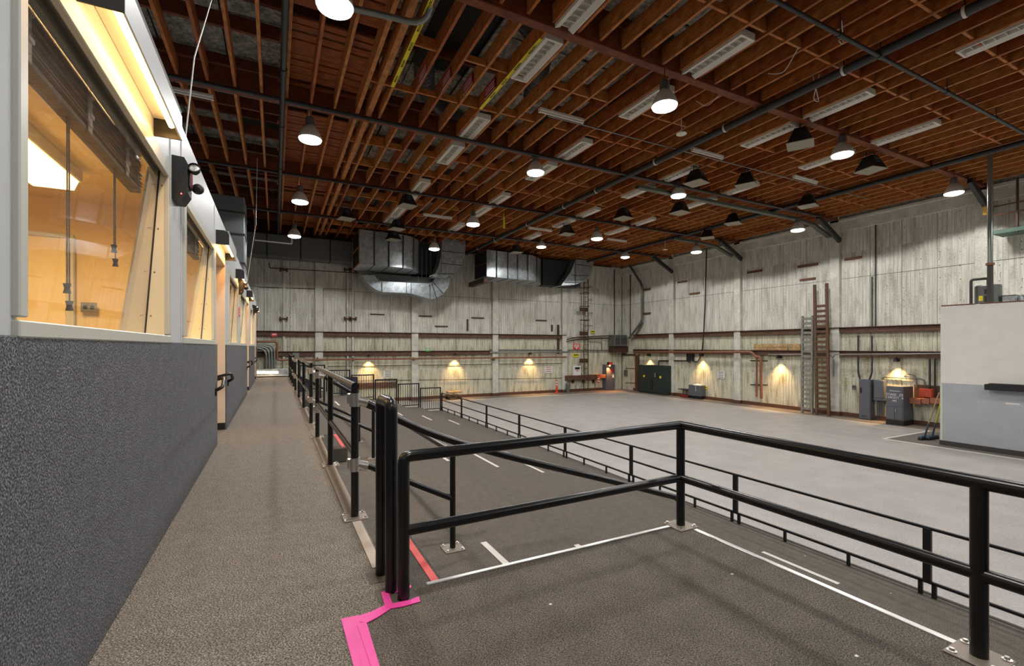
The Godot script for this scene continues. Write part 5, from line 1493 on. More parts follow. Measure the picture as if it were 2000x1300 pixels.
		slab("handle", [Vector3((r[0].x + r[1].x) * 0.5 + 0.04, r[1].y - 0.5, r[1].z + 0.02), Vector3((r[0].x + r[1].x) * 0.5 + 0.07, r[1].y - 0.35, r[1].z + 0.05)], mats["chrome"], t)
		k += 1
	var wr := on_back(700, 748, 776, 756, 0.08, 0.02)
	var wd := thing("wall_rub_board", "brown rub board along the back wall behind the guard panels", "board", base_of(wr))
	slab("board", wr, mats["ledger_wood"], wd)
	# glowing box at the end of the walkway
	var lb := thing("floor_light_box", "low glowing fluorescent light box across the walkway end", "light", Vector3(0.0, 0, -20.2))
	var l0 := on_z(498, 721, -20.1); var l1 := on_z(567, 733, -20.1)
	part("casing", bx(Vector3(l0.x, l1.y, -20.3), Vector3(l1.x, l0.y, -20.1), 0.01), mats["galvanised"], lb)
	part("foot_board", bx(Vector3(l0.x, 0.0, -20.28), Vector3(l1.x - 0.05, l1.y, -20.14), 0.01), mats["worn_tape"], lb)
	var t0 := on_z(498, 727, -20.06); var t1 := on_z(543, 727, -20.06)
	part("tube", pipe([t0, t1], 0.045, 10), mats["tube_white"], lb)
	part("lip", bx(Vector3(l0.x, l1.y, -20.1), Vector3(l1.x, l1.y + 0.02, -19.98), 0.004), mats["enamel"], lb)
	panel_light(lb, Vector3((t0.x + t1.x) * 0.5, t0.y, -20.0), 0.25, Color(1.0, 0.85, 0.66), Vector2(t1.x - t0.x, 0.09), Vector3(0, 0, 1), Vector3.UP)
func sign_on_back(q: Array, label: String, m: Material, ink: Material, off: float, lines := 1):
	var r := on_back(q[0], q[1], q[2], q[3], 0.012, off)
	var t := thing("wall_sign", label, "sign", base_of(r))
	slab("board", r, m, t, 0.003)
	for k in lines:
		var y: float = lerp(r[1].y, r[0].y, (k + 0.5) / (lines + 0.3))
		var hgt: float = (r[1].y - r[0].y) / (lines + 1) * (0.17 if lines > 1 else 0.28)
		part("print", bx(Vector3(lerp(r[0].x, r[1].x, 0.15), y - hgt, r[1].z), Vector3(lerp(r[0].x, r[1].x, 0.85), y + hgt, r[1].z + 0.003)), ink, t)

func ladder(label: String, foot: Array, head: Array, off0: float, off1: float, rungs: int, m: Material, wide: float, skip_top: float):
	var t := thing("leaning_ladder", label, "ladder", on_x((foot[0] + foot[2]) * 0.5, foot[1], RIGHT_X - off0))
	var a := on_x(foot[0], foot[1], RIGHT_X - off0); var b := on_x(foot[2], foot[3], RIGHT_X - off0)
	a.y = FLOOR_Y; b.y = FLOOR_Y
	var c := on_x(head[0], head[1], RIGHT_X - off1); var d := on_x(head[2], head[3], RIGHT_X - off1)
	for p in [[a, c], [b, d]]:
		var st := new_st(); bar(st, p[0], p[1], wide, 0.09, 0.006, Vector3(-1, 0, 0)); part("stile", st, m, t)
	for k in rungs:
		var f := 0.05 + (1.0 - skip_top - 0.05) * k / (rungs - 1.0)
		var st := new_st(); bar(st, a.lerp(c, f), b.lerp(d, f), 0.05, 0.095, 0.005); part("rung", st, m, t)
func make_right_wall_things():
	var out := Vector3(-1, 0, 0)
	for q in [[1.80, "brown timber beam along the side wall at window height"], [0.90, "brown timber beam along the side wall above the warm lamps"]]:
		var t := thing("timber_beam", q[1], "beam", Vector3(RIGHT_X - 0.1, q[0] - 0.11, -14))
		part("web", bx(Vector3(RIGHT_X - 0.14, q[0] - 0.11, -21.9), Vector3(RIGHT_X, q[0] + 0.08, -6.3), 0.01), mats["ledger_wood"], t)
		part("cap", bx(Vector3(RIGHT_X - 0.21, q[0] + 0.08, -21.9), Vector3(RIGHT_X, q[0] + 0.11, -6.3), 0.006), mats["iron_brown"], t)
	var cp := thing("copper_pipe", "copper pipe along the side wall turning down in two legs", "pipe", on_x(1480, 770, RIGHT_X - 0.3))
	part("pipe", pipe(bend([on_x(1240, 687, RIGHT_X - 0.38), on_x(1468, 687, RIGHT_X - 0.38), on_x(1476, 696, RIGHT_X - 0.38), on_x(1486, 697, RIGHT_X - 0.38), on_x(1487, 778, RIGHT_X - 0.3)], 0.15), 0.06, 10), mats["copper"], cp)
	part("pipe", pipe([on_x(1478, 698, RIGHT_X - 0.2), on_x(1478, 775, RIGHT_X - 0.2)], 0.04, 8), mats["copper"], cp)
	for v in [704, 751]: part("strut", pipe([on_x(1466, v, RIGHT_X - 0.1), on_x(1499, v + 0.5, RIGHT_X - 0.1)], 0.03, 6), mats["steel_dark"], cp)
	# thin pipe below the lower beam near the cabinets
	var tp := thing("steel_pipe", "thin steel pipe along the lower side wall beam", "pipe", on_x(1700, 690, RIGHT_X - 0.34))
	part("pipe", pipe(bend([on_x(1500, 692, RIGHT_X - 0.34), on_x(1620, 691, RIGHT_X - 0.34), on_x(1630, 700, RIGHT_X - 0.34), on_x(1629, 735, RIGHT_X - 0.34)], 0.12), 0.025, 7), mats["conduit"], tp)
	part("pipe", pipe(bend([on_x(1628, 735, RIGHT_X - 0.34), on_x(1628, 692, RIGHT_X - 0.34), on_x(1838, 690, RIGHT_X - 0.34)], 0.12), 0.025, 7), mats["conduit"], tp)
	# cardboard lengths lying on the lower beam
	for q in [[1472, 1538, "long tan cardboard panel lying on the side wall beam before the ladders"], [1541, 1563, "short tan cardboard panel lying on the side wall beam by the grey ladder"]]:
		var r := on_right(q[0], 671.5, q[1], 685, 0.05, 0.1)
		r[0].y = 1.012
		var t := thing("cardboard_panel", q[2], "cardboard", base_of(r))
		slab("sheet", r, mats["plywood"], t, 0.006)
		slab("fold", [Vector3(r[0].x - 0.004, (r[0].y + r[1].y) * 0.5 - 0.005, r[0].z), Vector3(r[0].x, (r[0].y + r[1].y) * 0.5 + 0.005, r[1].z)], mats["batten_wood"], t, 0.0)
	ladder("short grey and wooden ladder leaning on the side wall", [1567, 802, 1586, 804], [1567.5, 617, 1587, 616], 0.6, 0.33, 20, mats["ladder_grey"], 0.07, 0.03)
	ladder("tall brown wooden ladder leaning on the side wall beside the pilaster", [1595.5, 805, 1619, 807], [1591, 556, 1614.5, 553], 0.65, 0.33, 21, mats["ladder_wood"], 0.09, 0.17)
	# green cabinet
	var r := on_right(1247, 713, 1302, 768, 0.5)
	r[0].y = FLOOR_Y
	var gc := thing("green_cabinet", "large dark green double cabinet in the far corner", "cabinet", base_of(r))
	slab("body", r, mats["cabinet_green"], gc, 0.015)
	var zm: float = (r[0].z + r[1].z) * 0.5
	slab("door", [Vector3(r[0].x - 0.02, r[0].y + 0.12, r[0].z + 0.05), Vector3(r[0].x, r[1].y - 0.06, zm - 0.01)], mats["cabinet_green"], gc)
	slab("door", [Vector3(r[0].x - 0.02, r[0].y + 0.12, zm + 0.01), Vector3(r[0].x, r[1].y - 0.06, r[1].z - 0.05)], mats["cabinet_green"], gc)
	slab("panel_slot", [Vector3(r[0].x - 0.024, r[0].y + 0.25, zm - 0.1), Vector3(r[0].x - 0.018, r[0].y + 0.9, zm + 0.12)], mats["ink"], gc, 0.002)
	for z in [lerp(r[0].z, r[1].z, 0.22), lerp(r[0].z, r[1].z, 0.8)]:
		var st := new_st(); lathe(st, [Vector2(0.0, 0.02), Vector2(0.07, 0.015), Vector2(0.075, 0.0)], Vector3(r[0].x - 0.02, r[0].y + 0.98, z), 14, Basis(Vector3.BACK, PI / 2))
		part("yellow_dial", st, mats["sign_yellow"], gc)
	slab("label_plate", [Vector3(r[0].x - 0.026, r[0].y + 0.95, lerp(r[0].z, r[1].z, 0.64)), Vector3(r[0].x - 0.02, r[0].y + 1.2, lerp(r[0].z, r[1].z, 0.72))], mats["ink"], gc, 0.001)
	for k in 4: slab("white_print", [Vector3(r[0].x - 0.028, r[0].y + 0.98 + k * 0.06, lerp(r[0].z, r[1].z, 0.6)), Vector3(r[0].x - 0.02, r[0].y + 1.0 + k * 0.06, lerp(r[0].z, r[1].z, 0.64))], mats["sign_white"], gc, 0.0)
	wall_sconce(on_x(1269, 693, RIGHT_X - 0.05), out, "small black wall lamp above the green cabinet", 2.5)
	wall_sconce(on_x(1372, 693, RIGHT_X - 0.05), out, "small black wall lamp beside the hanging black cable", 3.0)
	wall_sconce(on_x(1524, 697, RIGHT_X - 0.05), out, "small black wall lamp before the grey ladder", 3.4)
	wall_sconce(on_x(1754, 703, RIGHT_X - 0.05), out, "small black wall lamp above the lettered cabinet", 3.0)
	# black cable and junction
	var bc := thing("hanging_cable", "long black cable dropping from the ceiling down the side wall", "cable", on_x(1376, 650, RIGHT_X - 0.25))
	part("cable", pipe(bend([on_x(1380, 486, RIGHT_X - 0.3), on_x(1377, 600, RIGHT_X - 0.3), on_x(1374, 655, RIGHT_X - 0.3), on_x(1371, 690, RIGHT_X - 0.3), on_x(1362, 709, RIGHT_X - 0.2), on_x(1350, 702, RIGHT_X - 0.2)], 0.3), 0.03, 7), mats["cable_black"], bc)
	var jr := on_right(1340, 690, 1350, 705, 0.25)
	var jb := thing("cable_bundle", "black cable bundle hanging under the side wall beam", "cable", base_of(jr))
	slab("bundle", jr, mats["cable_black"], jb, 0.03)
	for k in 4: part("strand", pipe([Vector3(jr[0].x - 0.02, jr[1].y, lerp(jr[0].z, jr[1].z, 0.2 + k * 0.2)), Vector3(jr[0].x - 0.02, jr[0].y - 0.03 * k, lerp(jr[0].z, jr[1].z, 0.2 + k * 0.2))], 0.025, 6), mats["cable_black"], jb)
	var cc := thing("thin_conduit", "grey conduit from the green cabinet to the cable bundle", "conduit", on_x(1310, 704, RIGHT_X - 0.1))
	part("pipe", pipe(bend([on_x(1286, 713, RIGHT_X - 0.1), on_x(1286, 704, RIGHT_X - 0.1), on_x(1345, 704, RIGHT_X - 0.1)], 0.1), 0.03, 7), mats["iron_brown"], cc)
	# pump box
	r = on_right(1344.5, 752, 1368, 773, 0.4)
	var pb := thing("pump_box", "dark grey motor box with a pale heap on top by the side wall", "box", base_of(r))
	slab("body", r, mats["cabinet_grey"], pb, 0.012)
	slab("plinth", [Vector3(r[0].x + 0.05, FLOOR_Y, r[0].z + 0.05), Vector3(r[1].x, r[0].y, r[1].z - 0.05)], mats["ink"], pb)
	slab("edge_strip", [Vector3(r[0].x - 0.008, r[0].y + 0.25, lerp(r[0].z, r[1].z, 0.6)), Vector3(r[0].x, r[1].y, lerp(r[0].z, r[1].z, 0.64))], mats["worn_tape"], pb)
	var rs := new_st(); lathe(rs, [Vector2(0.22, 0.0), Vector2(0.16, 0.05), Vector2(0.0, 0.09)], Vector3((r[0].x + r[1].x) * 0.5, r[1].y, (r[0].z + r[1].z) * 0.5), 12)
	part("rag", rs, mats["sign_white"], pb)
	r = on_right(1327, 764, 1343, 773, 0.35)
	r[0].y = FLOOR_Y
	var rp := thing("red_jack", "low red jack on the floor beside the dark motor box", "jack", base_of(r))
	slab("body", [r[0], Vector3(r[1].x, r[0].y + 0.14, r[1].z)], mat("dark_red", Color("#7a1f1a"), 0.5), rp, 0.03)
	for z in [lerp(r[0].z, r[1].z, 0.3), lerp(r[0].z, r[1].z, 0.7)]: part("upright", pipe([Vector3(r[0].x + 0.1, r[0].y + 0.1, z), Vector3(r[0].x + 0.1, r[0].y + 0.42, z)], 0.02, 6), mats["steel_dark"], rp)
	part("shelf", bx(Vector3(r[0].x, r[0].y + 0.4, r[0].z - 0.1), Vector3(r[1].x, r[0].y + 0.44, r[1].z), 0.006), mats["steel_dark"], rp)
	# notices and small boxes
	sign_on_right([1400.5, 725, 1415, 738.5], "white notice with printed lines on the side wall past the motor box", mats["sign_white"], mats["ink"], 4)
	sign_on_right([1376, 754, 1381, 759.5], "small yellow box on the side wall by the third lamp", mats["sign_yellow"], mats["ink"], 1)
	sign_on_right([1623, 736, 1630, 743], "small red call box on the pilaster beside the tall ladder", mats["red_paint"], mats["sign_white"], 1)
	sign_on_right([1664, 752, 1671, 760], "small grey switch box before the tall dark cabinet", mats["steel_grey"], mats["steel_dark"], 1)
	# electrical cabinets
	r = on_right(1677.5, 741, 1700, 815, 0.3)
	r[0].y = FLOOR_Y + 0.02
	var c1 := thing("electrical_cabinet", "tall narrow dark grey electrical cabinet on the side wall", "cabinet", base_of(r))
	slab("body", r, mats["cabinet_grey"], c1, 0.01)
	slab("door", [Vector3(r[0].x - 0.015, r[0].y + 0.06, r[0].z + 0.02), Vector3(r[0].x, r[1].y - 0.02, r[1].z - 0.02)], mats["cabinet_grey"], c1)
	slab("handle", [Vector3(r[0].x - 0.05, r[1].y - 0.5, r[0].z + 0.06), Vector3(r[0].x - 0.015, r[1].y - 0.3, r[0].z + 0.09)], mats["ink"], c1)
	slab("vent_slot", [Vector3(r[0].x - 0.018, r[0].y + 0.1, r[0].z + 0.1), Vector3(r[0].x - 0.014, r[0].y + 0.13, r[1].z - 0.1)], mats["ink"], c1, 0.0)
	r = on_right(1706, 742, 1726, 782, 0.25)
	var c2 := thing("electrical_cabinet", "small dark grey electrical panel box with conduits below it", "cabinet", base_of(r))
	slab("body", r, mats["cabinet_grey"], c2, 0.01)
	slab("door", [Vector3(r[0].x - 0.02, r[0].y + 0.1, r[0].z + 0.03), Vector3(r[0].x, r[1].y - 0.02, r[1].z - 0.02)], mats["cabinet_grey"], c2)
	for k in 5:
		var z: float = lerp(r[0].z + 0.06, r[1].z - 0.06, k / 4.0)
		part("conduit", pipe([Vector3(RIGHT_X - 0.12, r[0].y, z), Vector3(RIGHT_X - 0.12, FLOOR_Y + 0.16, z)], 0.022, 6), mats["steel_grey"], c2)
	# the lettered cabinet stands out from the wall
	var fx := RIGHT_X - 0.75
	var p0 := on_x(1730.5, 753, fx); var p1 := on_x(1765, 826, fx)
	r = [Vector3(fx, FLOOR_Y, p0.z), Vector3(RIGHT_X - 0.1, p0.y, p1.z)]
	var c3 := thing("lettered_cabinet", "dark grey cabinet lettered STAGE 20 CIRCUIT 4", "cabinet", base_of(r))
	slab("body", r, mats["cabinet_grey"], c3, 0.012)
	slab("plinth", [Vector3(fx - 0.006, FLOOR_Y, p0.z - 0.005), Vector3(RIGHT_X - 0.11, FLOOR_Y + 0.18, p1.z + 0.005)], mats["ink"], c3)
	var zc: float = (p0.z + p1.z) * 0.5
	var hgt: float = p0.y - FLOOR_Y
	slab("upper_panel", [Vector3(fx - 0.015, FLOOR_Y + hgt * 0.48, p0.z + 0.03), Vector3(fx, p0.y - 0.03, p1.z - 0.03)], mats["cabinet_grey"], c3)
	slab("door", [Vector3(fx - 0.015, FLOOR_Y + 0.2, p0.z + 0.03), Vector3(fx, FLOOR_Y + hgt * 0.46, zc - 0.006)], mats["cabinet_grey"], c3)
	slab("door", [Vector3(fx - 0.015, FLOOR_Y + 0.2, zc + 0.006), Vector3(fx, FLOOR_Y + hgt * 0.46, p1.z - 0.03)], mats["cabinet_grey"], c3)
	slab("door_handle", [Vector3(fx - 0.04, FLOOR_Y + hgt * 0.34, zc + 0.02), Vector3(fx - 0.015, FLOOR_Y + hgt * 0.42, zc + 0.045)], mats["chrome"], c3)
	slab("maker_plate", [Vector3(fx - 0.02, FLOOR_Y + hgt * 0.61, zc - 0.06), Vector3(fx - 0.015, FLOOR_Y + hgt * 0.65, zc + 0.06)], mats["chrome"], c3, 0.001)
	var face := Basis(Vector3(0, 0, 1), Vector3.UP, Vector3(-1, 0, 0))
	words("lettering", "STAGE 20", 0.075, 0.004, mats["sign_white"], c3, Vector3(fx - 0.018, FLOOR_Y + hgt * 0.785, zc), face, "Droid Sans Mono")
	words("lettering", "CIRCUIT 4", 0.068, 0.004, mats["sign_white"], c3, Vector3(fx - 0.018, FLOOR_Y + hgt * 0.708, zc), face, "Droid Sans Mono")
	slab("fine_print", [Vector3(fx - 0.018, FLOOR_Y + hgt * 0.875, zc - 0.15), Vector3(fx - 0.015, FLOOR_Y + hgt * 0.885, zc + 0.15)], mats["sign_white"], c3, 0.0)
	# red box on its board, blocks of timber below
	r = on_right(1785, 752, 1838, 778, 0.03)
	var bb := thing("backing_board", "orange-brown backing board on the side wall by the small room", "board", base_of(r))
	slab("board", r, mats["ledger_wood"], bb)
	r = on_right(1794.5, 759, 1821, 776, 0.25, 0.03)
	var rb := thing("red_box", "bright red metal box on the brown backing board", "box", base_of(r))
	slab("body", r, mats["red_box"], rb, 0.012)
	slab("lid", [Vector3(r[0].x - 0.012, r[0].y + 0.02, r[0].z + 0.02), Vector3(r[0].x, r[1].y - 0.02, r[1].z - 0.02)], mats["red_box"], rb)
	slab("latch", [Vector3(r[0].x - 0.03, lerp(r[0].y, r[1].y, 0.3), lerp(r[0].z, r[1].z, 0.6)), Vector3(r[0].x - 0.012, lerp(r[0].y, r[1].y, 0.4), lerp(r[0].z, r[1].z, 0.65))], mats["chrome"], rb)
	for q in [[1774.5, 1798], [1799.5, 1815], [1816, 1839]]:
		r = on_right(q[0], 777.5, q[1], 788.5, 0.35)
		var t := thing("timber_block", "reddish-brown timber block in a row below the red box", "block", base_of(r), "timber blocks below the red box")
		slab("block", r, mat("block_wood", Color("#9a5f45"), 0.6), t, 0.01)
	# conduits to the cabinets
	for q in [[1676, 655, 1680, 741, "grey conduit into the tall dark cabinet"], [1703, 655, 1698, 741, "bent grey conduit into the tall dark cabinet"], [1816, 700, 1816, 760, "upright conduit above the red box"], [1826, 700, 1826, 778, "upright conduit beside the red box"]]:
		var t := thing("thin_conduit", q[4], "conduit", on_x(q[0], q[3], RIGHT_X - 0.1))
		part("pipe", pipe(bend([on_x(q[0], q[1], RIGHT_X - 0.12), on_x(q[0], lerp(q[1], q[3], 0.85), RIGHT_X - 0.12), on_x(q[2], q[3], RIGHT_X - 0.12)], 0.1), 0.03, 7), mats["steel_dark"], t)
	var lc := thing("thin_conduit", "low conduits looping across the wall above the lettered cabinet", "conduit", on_x(1760, 740, RIGHT_X - 0.05))
	part("pipe", pipe(bend([on_x(1724, 743, RIGHT_X - 0.05), on_x(1724, 736, RIGHT_X - 0.05), on_x(1785, 739, RIGHT_X - 0.05), on_x(1805, 740, RIGHT_X - 0.05), on_x(1807, 755, RIGHT_X - 0.05)], 0.1), 0.02, 6), mats["steel_grey"], lc)
	part("pipe", pipe(bend([on_x(1762, 729, RIGHT_X - 0.05), on_x(1788, 732, RIGHT_X - 0.05), on_x(1791, 755, RIGHT_X - 0.05)], 0.1), 0.02, 6), mats["steel_grey"], lc)
	for q in [[1703, 540, 642], [1710, 420, 642], [1637, 500, 590]]:
		var t := thing("thin_conduit", "slim upright conduit high on the side wall %s" % ("before the pilaster" if q[0] == 1637 else "above the dark cabinets"), "conduit", on_x(q[0], q[2], RIGHT_X - 0.04), "slim conduits high on the side wall")
		part("pipe", pipe([on_x(q[0], q[1], RIGHT_X - 0.03), on_x(q[0], q[2], RIGHT_X - 0.03)], 0.02, 6), mats["steel_dark"], t)
	# battens
	for q in [[1323, 548.5, 1341, 551.5], [1346, 571, 1366, 574.5], [1459, 528, 1488, 532], [1557, 516, 1597, 520.5], [1561, 543, 1592, 547], [1649, 502, 1682, 506.5], [1255, 563, 1270, 567], [1255, 610, 1270, 614]]:
		r = on_right(q[0], q[1], q[2], q[3], 0.05)
		var t := thing("wall_batten", "short brown batten nailed level on the side wall", "batten", base_of(r), "level battens on the side wall")
		slab("batten", r, mats["batten_wood"], t)
	# brooms leaning on the small room
	for k in 2:
		var foot := on_y(1806.0 + k * 15, 858.0, FLOOR_Y)
		var top := Vector3(16.2 + k * 0.25, -0.1, -6.03)
		var t := thing("push_broom", ["push broom with a pale handle leaning at the small room corner", "push broom with a yellow handle leaning at the small room corner"][k], "broom", foot)
		part("handle", pipe([foot + Vector3(0, 0.12, 0), top], 0.016, 8), mats["plywood"] if k == 0 else mats["sign_yellow"], t)
		part("socket", pipe([foot + Vector3(0, 0.09, 0), foot.lerp(top, 0.3) + Vector3(0, 0.09, 0)], 0.024, 8), mats["blue_plastic"], t)
		part("head", bx(foot + Vector3(-0.3, 0.06, -0.04), foot + Vector3(0.3, 0.12, 0.04), 0.01), mats["blue_plastic"], t)
		part("bristles", bx(foot + Vector3(-0.29, 0.0, -0.05), foot + Vector3(0.29, 0.065, 0.05), 0.008), mats["ink"], t)
func sign_on_right(q: Array, label: String, m: Material, ink: Material, lines := 1):
	var dp := 0.03
	var r := on_right(q[0], q[1], q[2], q[3], dp, 0.02)
	var t := thing("wall_sign", label, "sign", base_of(r))
	slab("board", r, m, t, 0.003)
	for k in lines:
		var y: float = lerp(r[1].y, r[0].y, (k + 0.5) / (lines + 0.3))
		var hgt: float = (r[1].y - r[0].y) / (lines + 1) * (0.17 if lines > 1 else 0.28)
		part("print", bx(Vector3(r[0].x - 0.003, y - hgt, lerp(r[0].z, r[1].z, 0.15)), Vector3(r[0].x, y + hgt, lerp(r[0].z, r[1].z, 0.85))), ink, t)

# ---------- small painted room in the corner of the stage
func make_corner_room():
	var x0 := 16.2
	var z0 := -6.0
	var yt := 2.265
	var ym := 0.167
	var w := struct("wall_corner_room", "painted room, white above and grey below, in the stage corner", bx(Vector3(x0, ym, z0), Vector3(RIGHT_X - 0.02, yt, 2.0), 0.01), mats["room_white"])
	part("grey_dado", bx(Vector3(x0, FLOOR_Y, z0), Vector3(RIGHT_X - 0.02, ym, 2.0)), mats["room_grey"], w)
	part("corner_strip", bx(Vector3(x0 - 0.006, FLOOR_Y, z0 - 0.006), Vector3(x0 + 0.04, ym, z0 + 0.05), 0.003), mats["frame_paint"], w)
	part("rubber_base", bx(Vector3(x0 - 0.02, FLOOR_Y, z0 - 0.02), Vector3(RIGHT_X - 0.04, FLOOR_Y + 0.13, 2.0), 0.006), mats["charcoal"], w)
	for q in [[-5.98, -5.3], [-5.2, -2.0]]: part("roof_edge_board", bx(Vector3(x0 - 0.01, yt, q[0]), Vector3(x0 + 0.12, yt + 0.025, q[1]), 0.004), mats["batten_wood"], w)
	var s0 := on_x(1922, 755, x0 - 0.25)
	var sh := thing("wall_shelf", "long black wall shelf on the small painted room", "shelf", Vector3(x0, s0.y, s0.z + 1))
	part("bar", bx(Vector3(x0 - 0.25, s0.y - 0.075, s0.z), Vector3(x0, s0.y + 0.07, s0.z + 2.6), 0.01), mats["rail_black_flat"], sh)
	part("top_lip", bx(Vector3(x0 - 0.2, s0.y + 0.07, s0.z + 0.06), Vector3(x0, s0.y + 0.09, s0.z + 2.6), 0.004), mats["charcoal"], sh)
	var m0 := on_x(1964, 787, x0); var m1 := on_x(1992, 789.5, x0)
	var mk := thing("tape_scrap", "scrap of white tape stuck below the black shelf", "tape", m0)
	part("scrap", bx(Vector3(x0 - 0.004, m1.y - 0.015, m0.z), Vector3(x0, m0.y + 0.015, m1.z), 0.001), mats["white_tape"], mk)
	# things on its roof
	var hx := 17.1
	var hp := on_x(1930, 575, hx); hp.y = yt
	var wh := thing("water_heater", "grey water heater with yellow label on the small room roof", "water heater", hp)
	var st := new_st()
	lathe(st, [Vector2(0.0, 0.0), Vector2(0.26, 0.0), Vector2(0.265, 0.02), Vector2(0.265, 0.52), Vector2(0.24, 0.55), Vector2(0.0, 0.56)], hp, 24)
	part("tank", st, mats["steel_grey"], wh)
	for q in [[1914, 1924, 578, 587, "sign_yellow"], [1923, 1930, 565, 574, "charcoal"], [1923, 1930, 578, 590, "charcoal"], [1930, 1936, 576, 588, "sign_white"]]:
		var a := on_x(q[0], q[2], hx - 0.2); var b := on_x(q[1], q[3], hx - 0.2)
		var c := (a + b) * 0.5
		var rel := Vector3(c.x - hp.x, 0, c.z - hp.z).normalized()
		c = hp + rel * 0.266 + Vector3(0, clampf(c.y - yt, 0.08, 0.5), 0)
		var ls := new_st()
		box(ls, c, Vector3(absf(a.z - b.z) * 0.9, absf(a.y - b.y), 0.012), 0.002, Basis(Vector3.UP.cross(rel), Vector3.UP, rel))
		part("label_plate", ls, mats[q[4]], wh)
	part("supply_pipe", pipe(bend([hp + Vector3(-0.2, 0, -0.28), hp + Vector3(-0.2, 0.72, -0.28), hp + Vector3(0.0, 0.74, 0.0), hp + Vector3(0.0, 0.5, 0.0)], 0.06), 0.035, 8), mats["charcoal"], wh)
	var vp := thing("vent_pipe", "tall steel vent pipe rising from the small room roof to the ceiling", "pipe", on_x(1934, 590, 16.72))
	var a := on_x(1934, 580, 16.72)
	part("lower_pipe", pipe([Vector3(16.72, yt, a.z), Vector3(16.72, 3.35, a.z)], 0.062, 12), mats["charcoal"], vp)
	part("upper_pipe", pipe([Vector3(16.72, 3.35, a.z), Vector3(16.72, JOIST_Y + 0.1, a.z)], 0.055, 12), mats["conduit"], vp)
	part("collar", pipe([Vector3(16.72, 3.3, a.z), Vector3(16.72, 3.36, a.z)], 0.09, 12), mats["copper"], vp)
	var b0 := on_x(1957, 590, 17.0); var b1 := on_x(1983, 575, 17.0)
	var bx1 := thing("metal_box", "low galvanised metal box on the small room roof", "box", Vector3(17.0, yt, (b0.z + b1.z) * 0.5))
	part("body", bx(Vector3(17.0, yt, b0.z), Vector3(17.4, b1.y, b1.z), 0.01), mats["galvanised"], bx1)
	part("rim", bx(Vector3(16.98, b1.y - 0.02, b0.z - 0.01), Vector3(17.42, b1.y, b1.z + 0.01), 0.004), mats["steel_dark"], bx1)
	var f0 := on_x(1990, 580, 17.0)
	var fx := thing("foil_duct", "crumpled foil duct end on the small room roof", "duct", Vector3(17.0, yt, f0.z))
	for k in 6:
		part("ring", pipe([Vector3(17.0 + k * 0.05, yt + 0.115, f0.z + k * 0.07), Vector3(17.03 + k * 0.05, yt + 0.12, f0.z + 0.04 + k * 0.07)], 0.10 + 0.015 * (k % 2), 10), mats["galvanised"], fx)
	# scaffold plank above
	var g0 := on_x(1944, 452, 18.9)
	var sc := thing("scaffold_platform", "green scaffold plank with brown rails high on the side wall", "scaffold", Vector3(18.9, g0.y, g0.z + 1))
	part("plank", bx(Vector3(18.7, g0.y - 0.12, g0.z), Vector3(19.4, g0.y, g0.z + 3.5), 0.01), mats["green_plank"], sc)
	for y in [0.5, 0.78]: part("guard_rail", pipe([Vector3(18.75, g0.y + y * 0.9, g0.z - 0.1), Vector3(18.75, g0.y + y * 0.9, g0.z + 3.5)], 0.025, 6), mats["batten_wood"], sc)
	for z in [g0.z - 0.05, g0.z + 0.5, g0.z + 2.0]: part("standard", pipe([Vector3(18.75, g0.y - 0.15, z), Vector3(18.75, g0.y + 1.4, z)], 0.03, 6), mats["iron_brown"], sc)
	part("yellow_clamp", bx(Vector3(18.65, g0.y + 0.5, g0.z - 0.2), Vector3(18.75, g0.y + 0.75, g0.z - 0.1), 0.01), mats["yellow_paint"], sc)

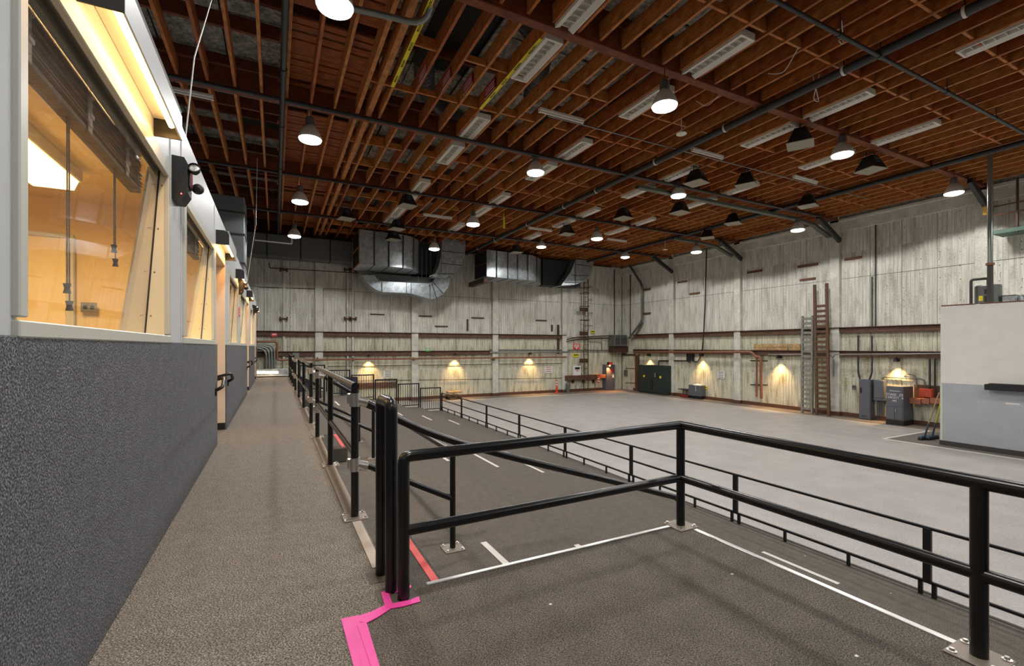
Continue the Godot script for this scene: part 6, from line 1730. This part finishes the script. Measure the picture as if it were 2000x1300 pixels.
# ---------- tape on the carpets
func flat_px(st: SurfaceTool, px: Array, y: float, th := 0.003):
	var poly := []
	for q in px:
		var p := on_y(q[0], q[1], y)
		poly.append(Vector2(p.x, p.z))
	prism(st, poly, Vector3(0, y, 0), Vector3(1, 0, 0), Vector3(0, 0, 1), Vector3(0, th, 0))
func make_tapes():
	var pk := thing("pink_tape", "bright pink tape marking the step between walkway and platform", "tape", on_y(700, 1230, 0.0))
	for q in [[[666, 1209], [700, 1202], [704, 1216], [690, 1218], [710, 1300], [723, 1360], [706, 1360], [690, 1300]], [[689, 1217], [716, 1216], [741, 1300], [757, 1360], [719, 1360], [706, 1300]], [[700, 1203], [726, 1195], [752, 1182], [766, 1187], [737, 1206], [716, 1217], [700, 1214]], [[744, 1157], [758, 1156], [767, 1180], [766, 1188], [752, 1185]], [[744, 1157], [765, 1151], [803, 1143], [803, 1148], [782, 1155], [758, 1161], [750, 1163]], [[765, 1179], [800, 1172], [818, 1165], [821, 1175], [790, 1184], [764, 1189]]]:
		var st := new_st()
		flat_px(st, q, 0.002 + rng.randf_range(0, 0.0015))
		part("strip", st, mats["pink_tape"], pk)
	for q in [[[698, 1222], [701, 1222], [727, 1300], [738, 1340], [735, 1340], [724, 1300]]]:
		var st := new_st()
		flat_px(st, q, 0.005)
		part("crease", st, mats["pink_tape"], pk)
	var wt := thing("white_tape", "worn white tape strip on the walkway edge at the first aisle", "tape", Vector3(0.46, 0, -2.85))
	part("strip", bx(Vector3(0.455, 0.001, -3.22), Vector3(0.51, 0.004, -2.5)), mats["worn_tape"], wt)
	var aisles := [[-3.36, -2.57], [-7.72, -6.7], [-13.9, -12.95]]
	for i in 3:
		var y: float = TIER_Y[0] + 0.189
		var rt := thing("red_tape", ["red tape along the step box edge beside the near platform", "red tape along the step box edge in the middle aisle", "red tape along the step box edge in the far aisle"][i], "tape", Vector3(0.825, y, aisles[i][0] + 0.5))
		part("strip", bx(Vector3(0.80, y + 0.001, aisles[i][0] + 0.08), Vector3(0.845, y + 0.004, aisles[i][1] + (0.3 if i == 0 else 0.1))), mats["red_tape"], rt)
		for k in 5:
			var x: float = TIER_X[k + 1] - 0.08
			if i == 0 and k == 0: x = 1.46
			var t := thing("tier_marking", "short white tape mark on the edge of tier %s, %s aisle" % [["one", "two", "three", "four", "five"][k], ["near", "middle", "far"][i]], "tape", Vector3(x, TIER_Y[k], (aisles[i][0] + aisles[i][1]) * 0.5), "white marks on the tier edges")
			part("strip", bx(Vector3(x - 0.025, TIER_Y[k] + 0.001, aisles[i][0]), Vector3(x + 0.025, TIER_Y[k] + 0.004, aisles[i][1] if not (i == 0 and k < 2) else -2.26)), mats["white_tape"], t)
	# specks of litter
	var r2 := RandomNumberGenerator.new(); r2.seed = 5
	for q in [[1430, 1121], [1075, 1180], [1740, 1158], [1572, 1085], [1673, 1281]]:
		var y: float = 0.0 if q[0] < 1450 or q[1] > 1200 else TIER_Y[5]
		var p := on_y(q[0], q[1], y)
		var t := thing("paper_scrap", "tiny pale paper scrap lying on the carpet", "scrap", p, "paper scraps on the carpet")
		var st := new_st()
		prism(st, [Vector2(-0.008, -0.004), Vector2(0.008, -0.006), Vector2(0.006, 0.006), Vector2(-0.006, 0.005)], p, Vector3.RIGHT, Vector3(0, 0, 1), Vector3(0, 0.002, 0))
		part("scrap", st, mats["white_tape"], t)
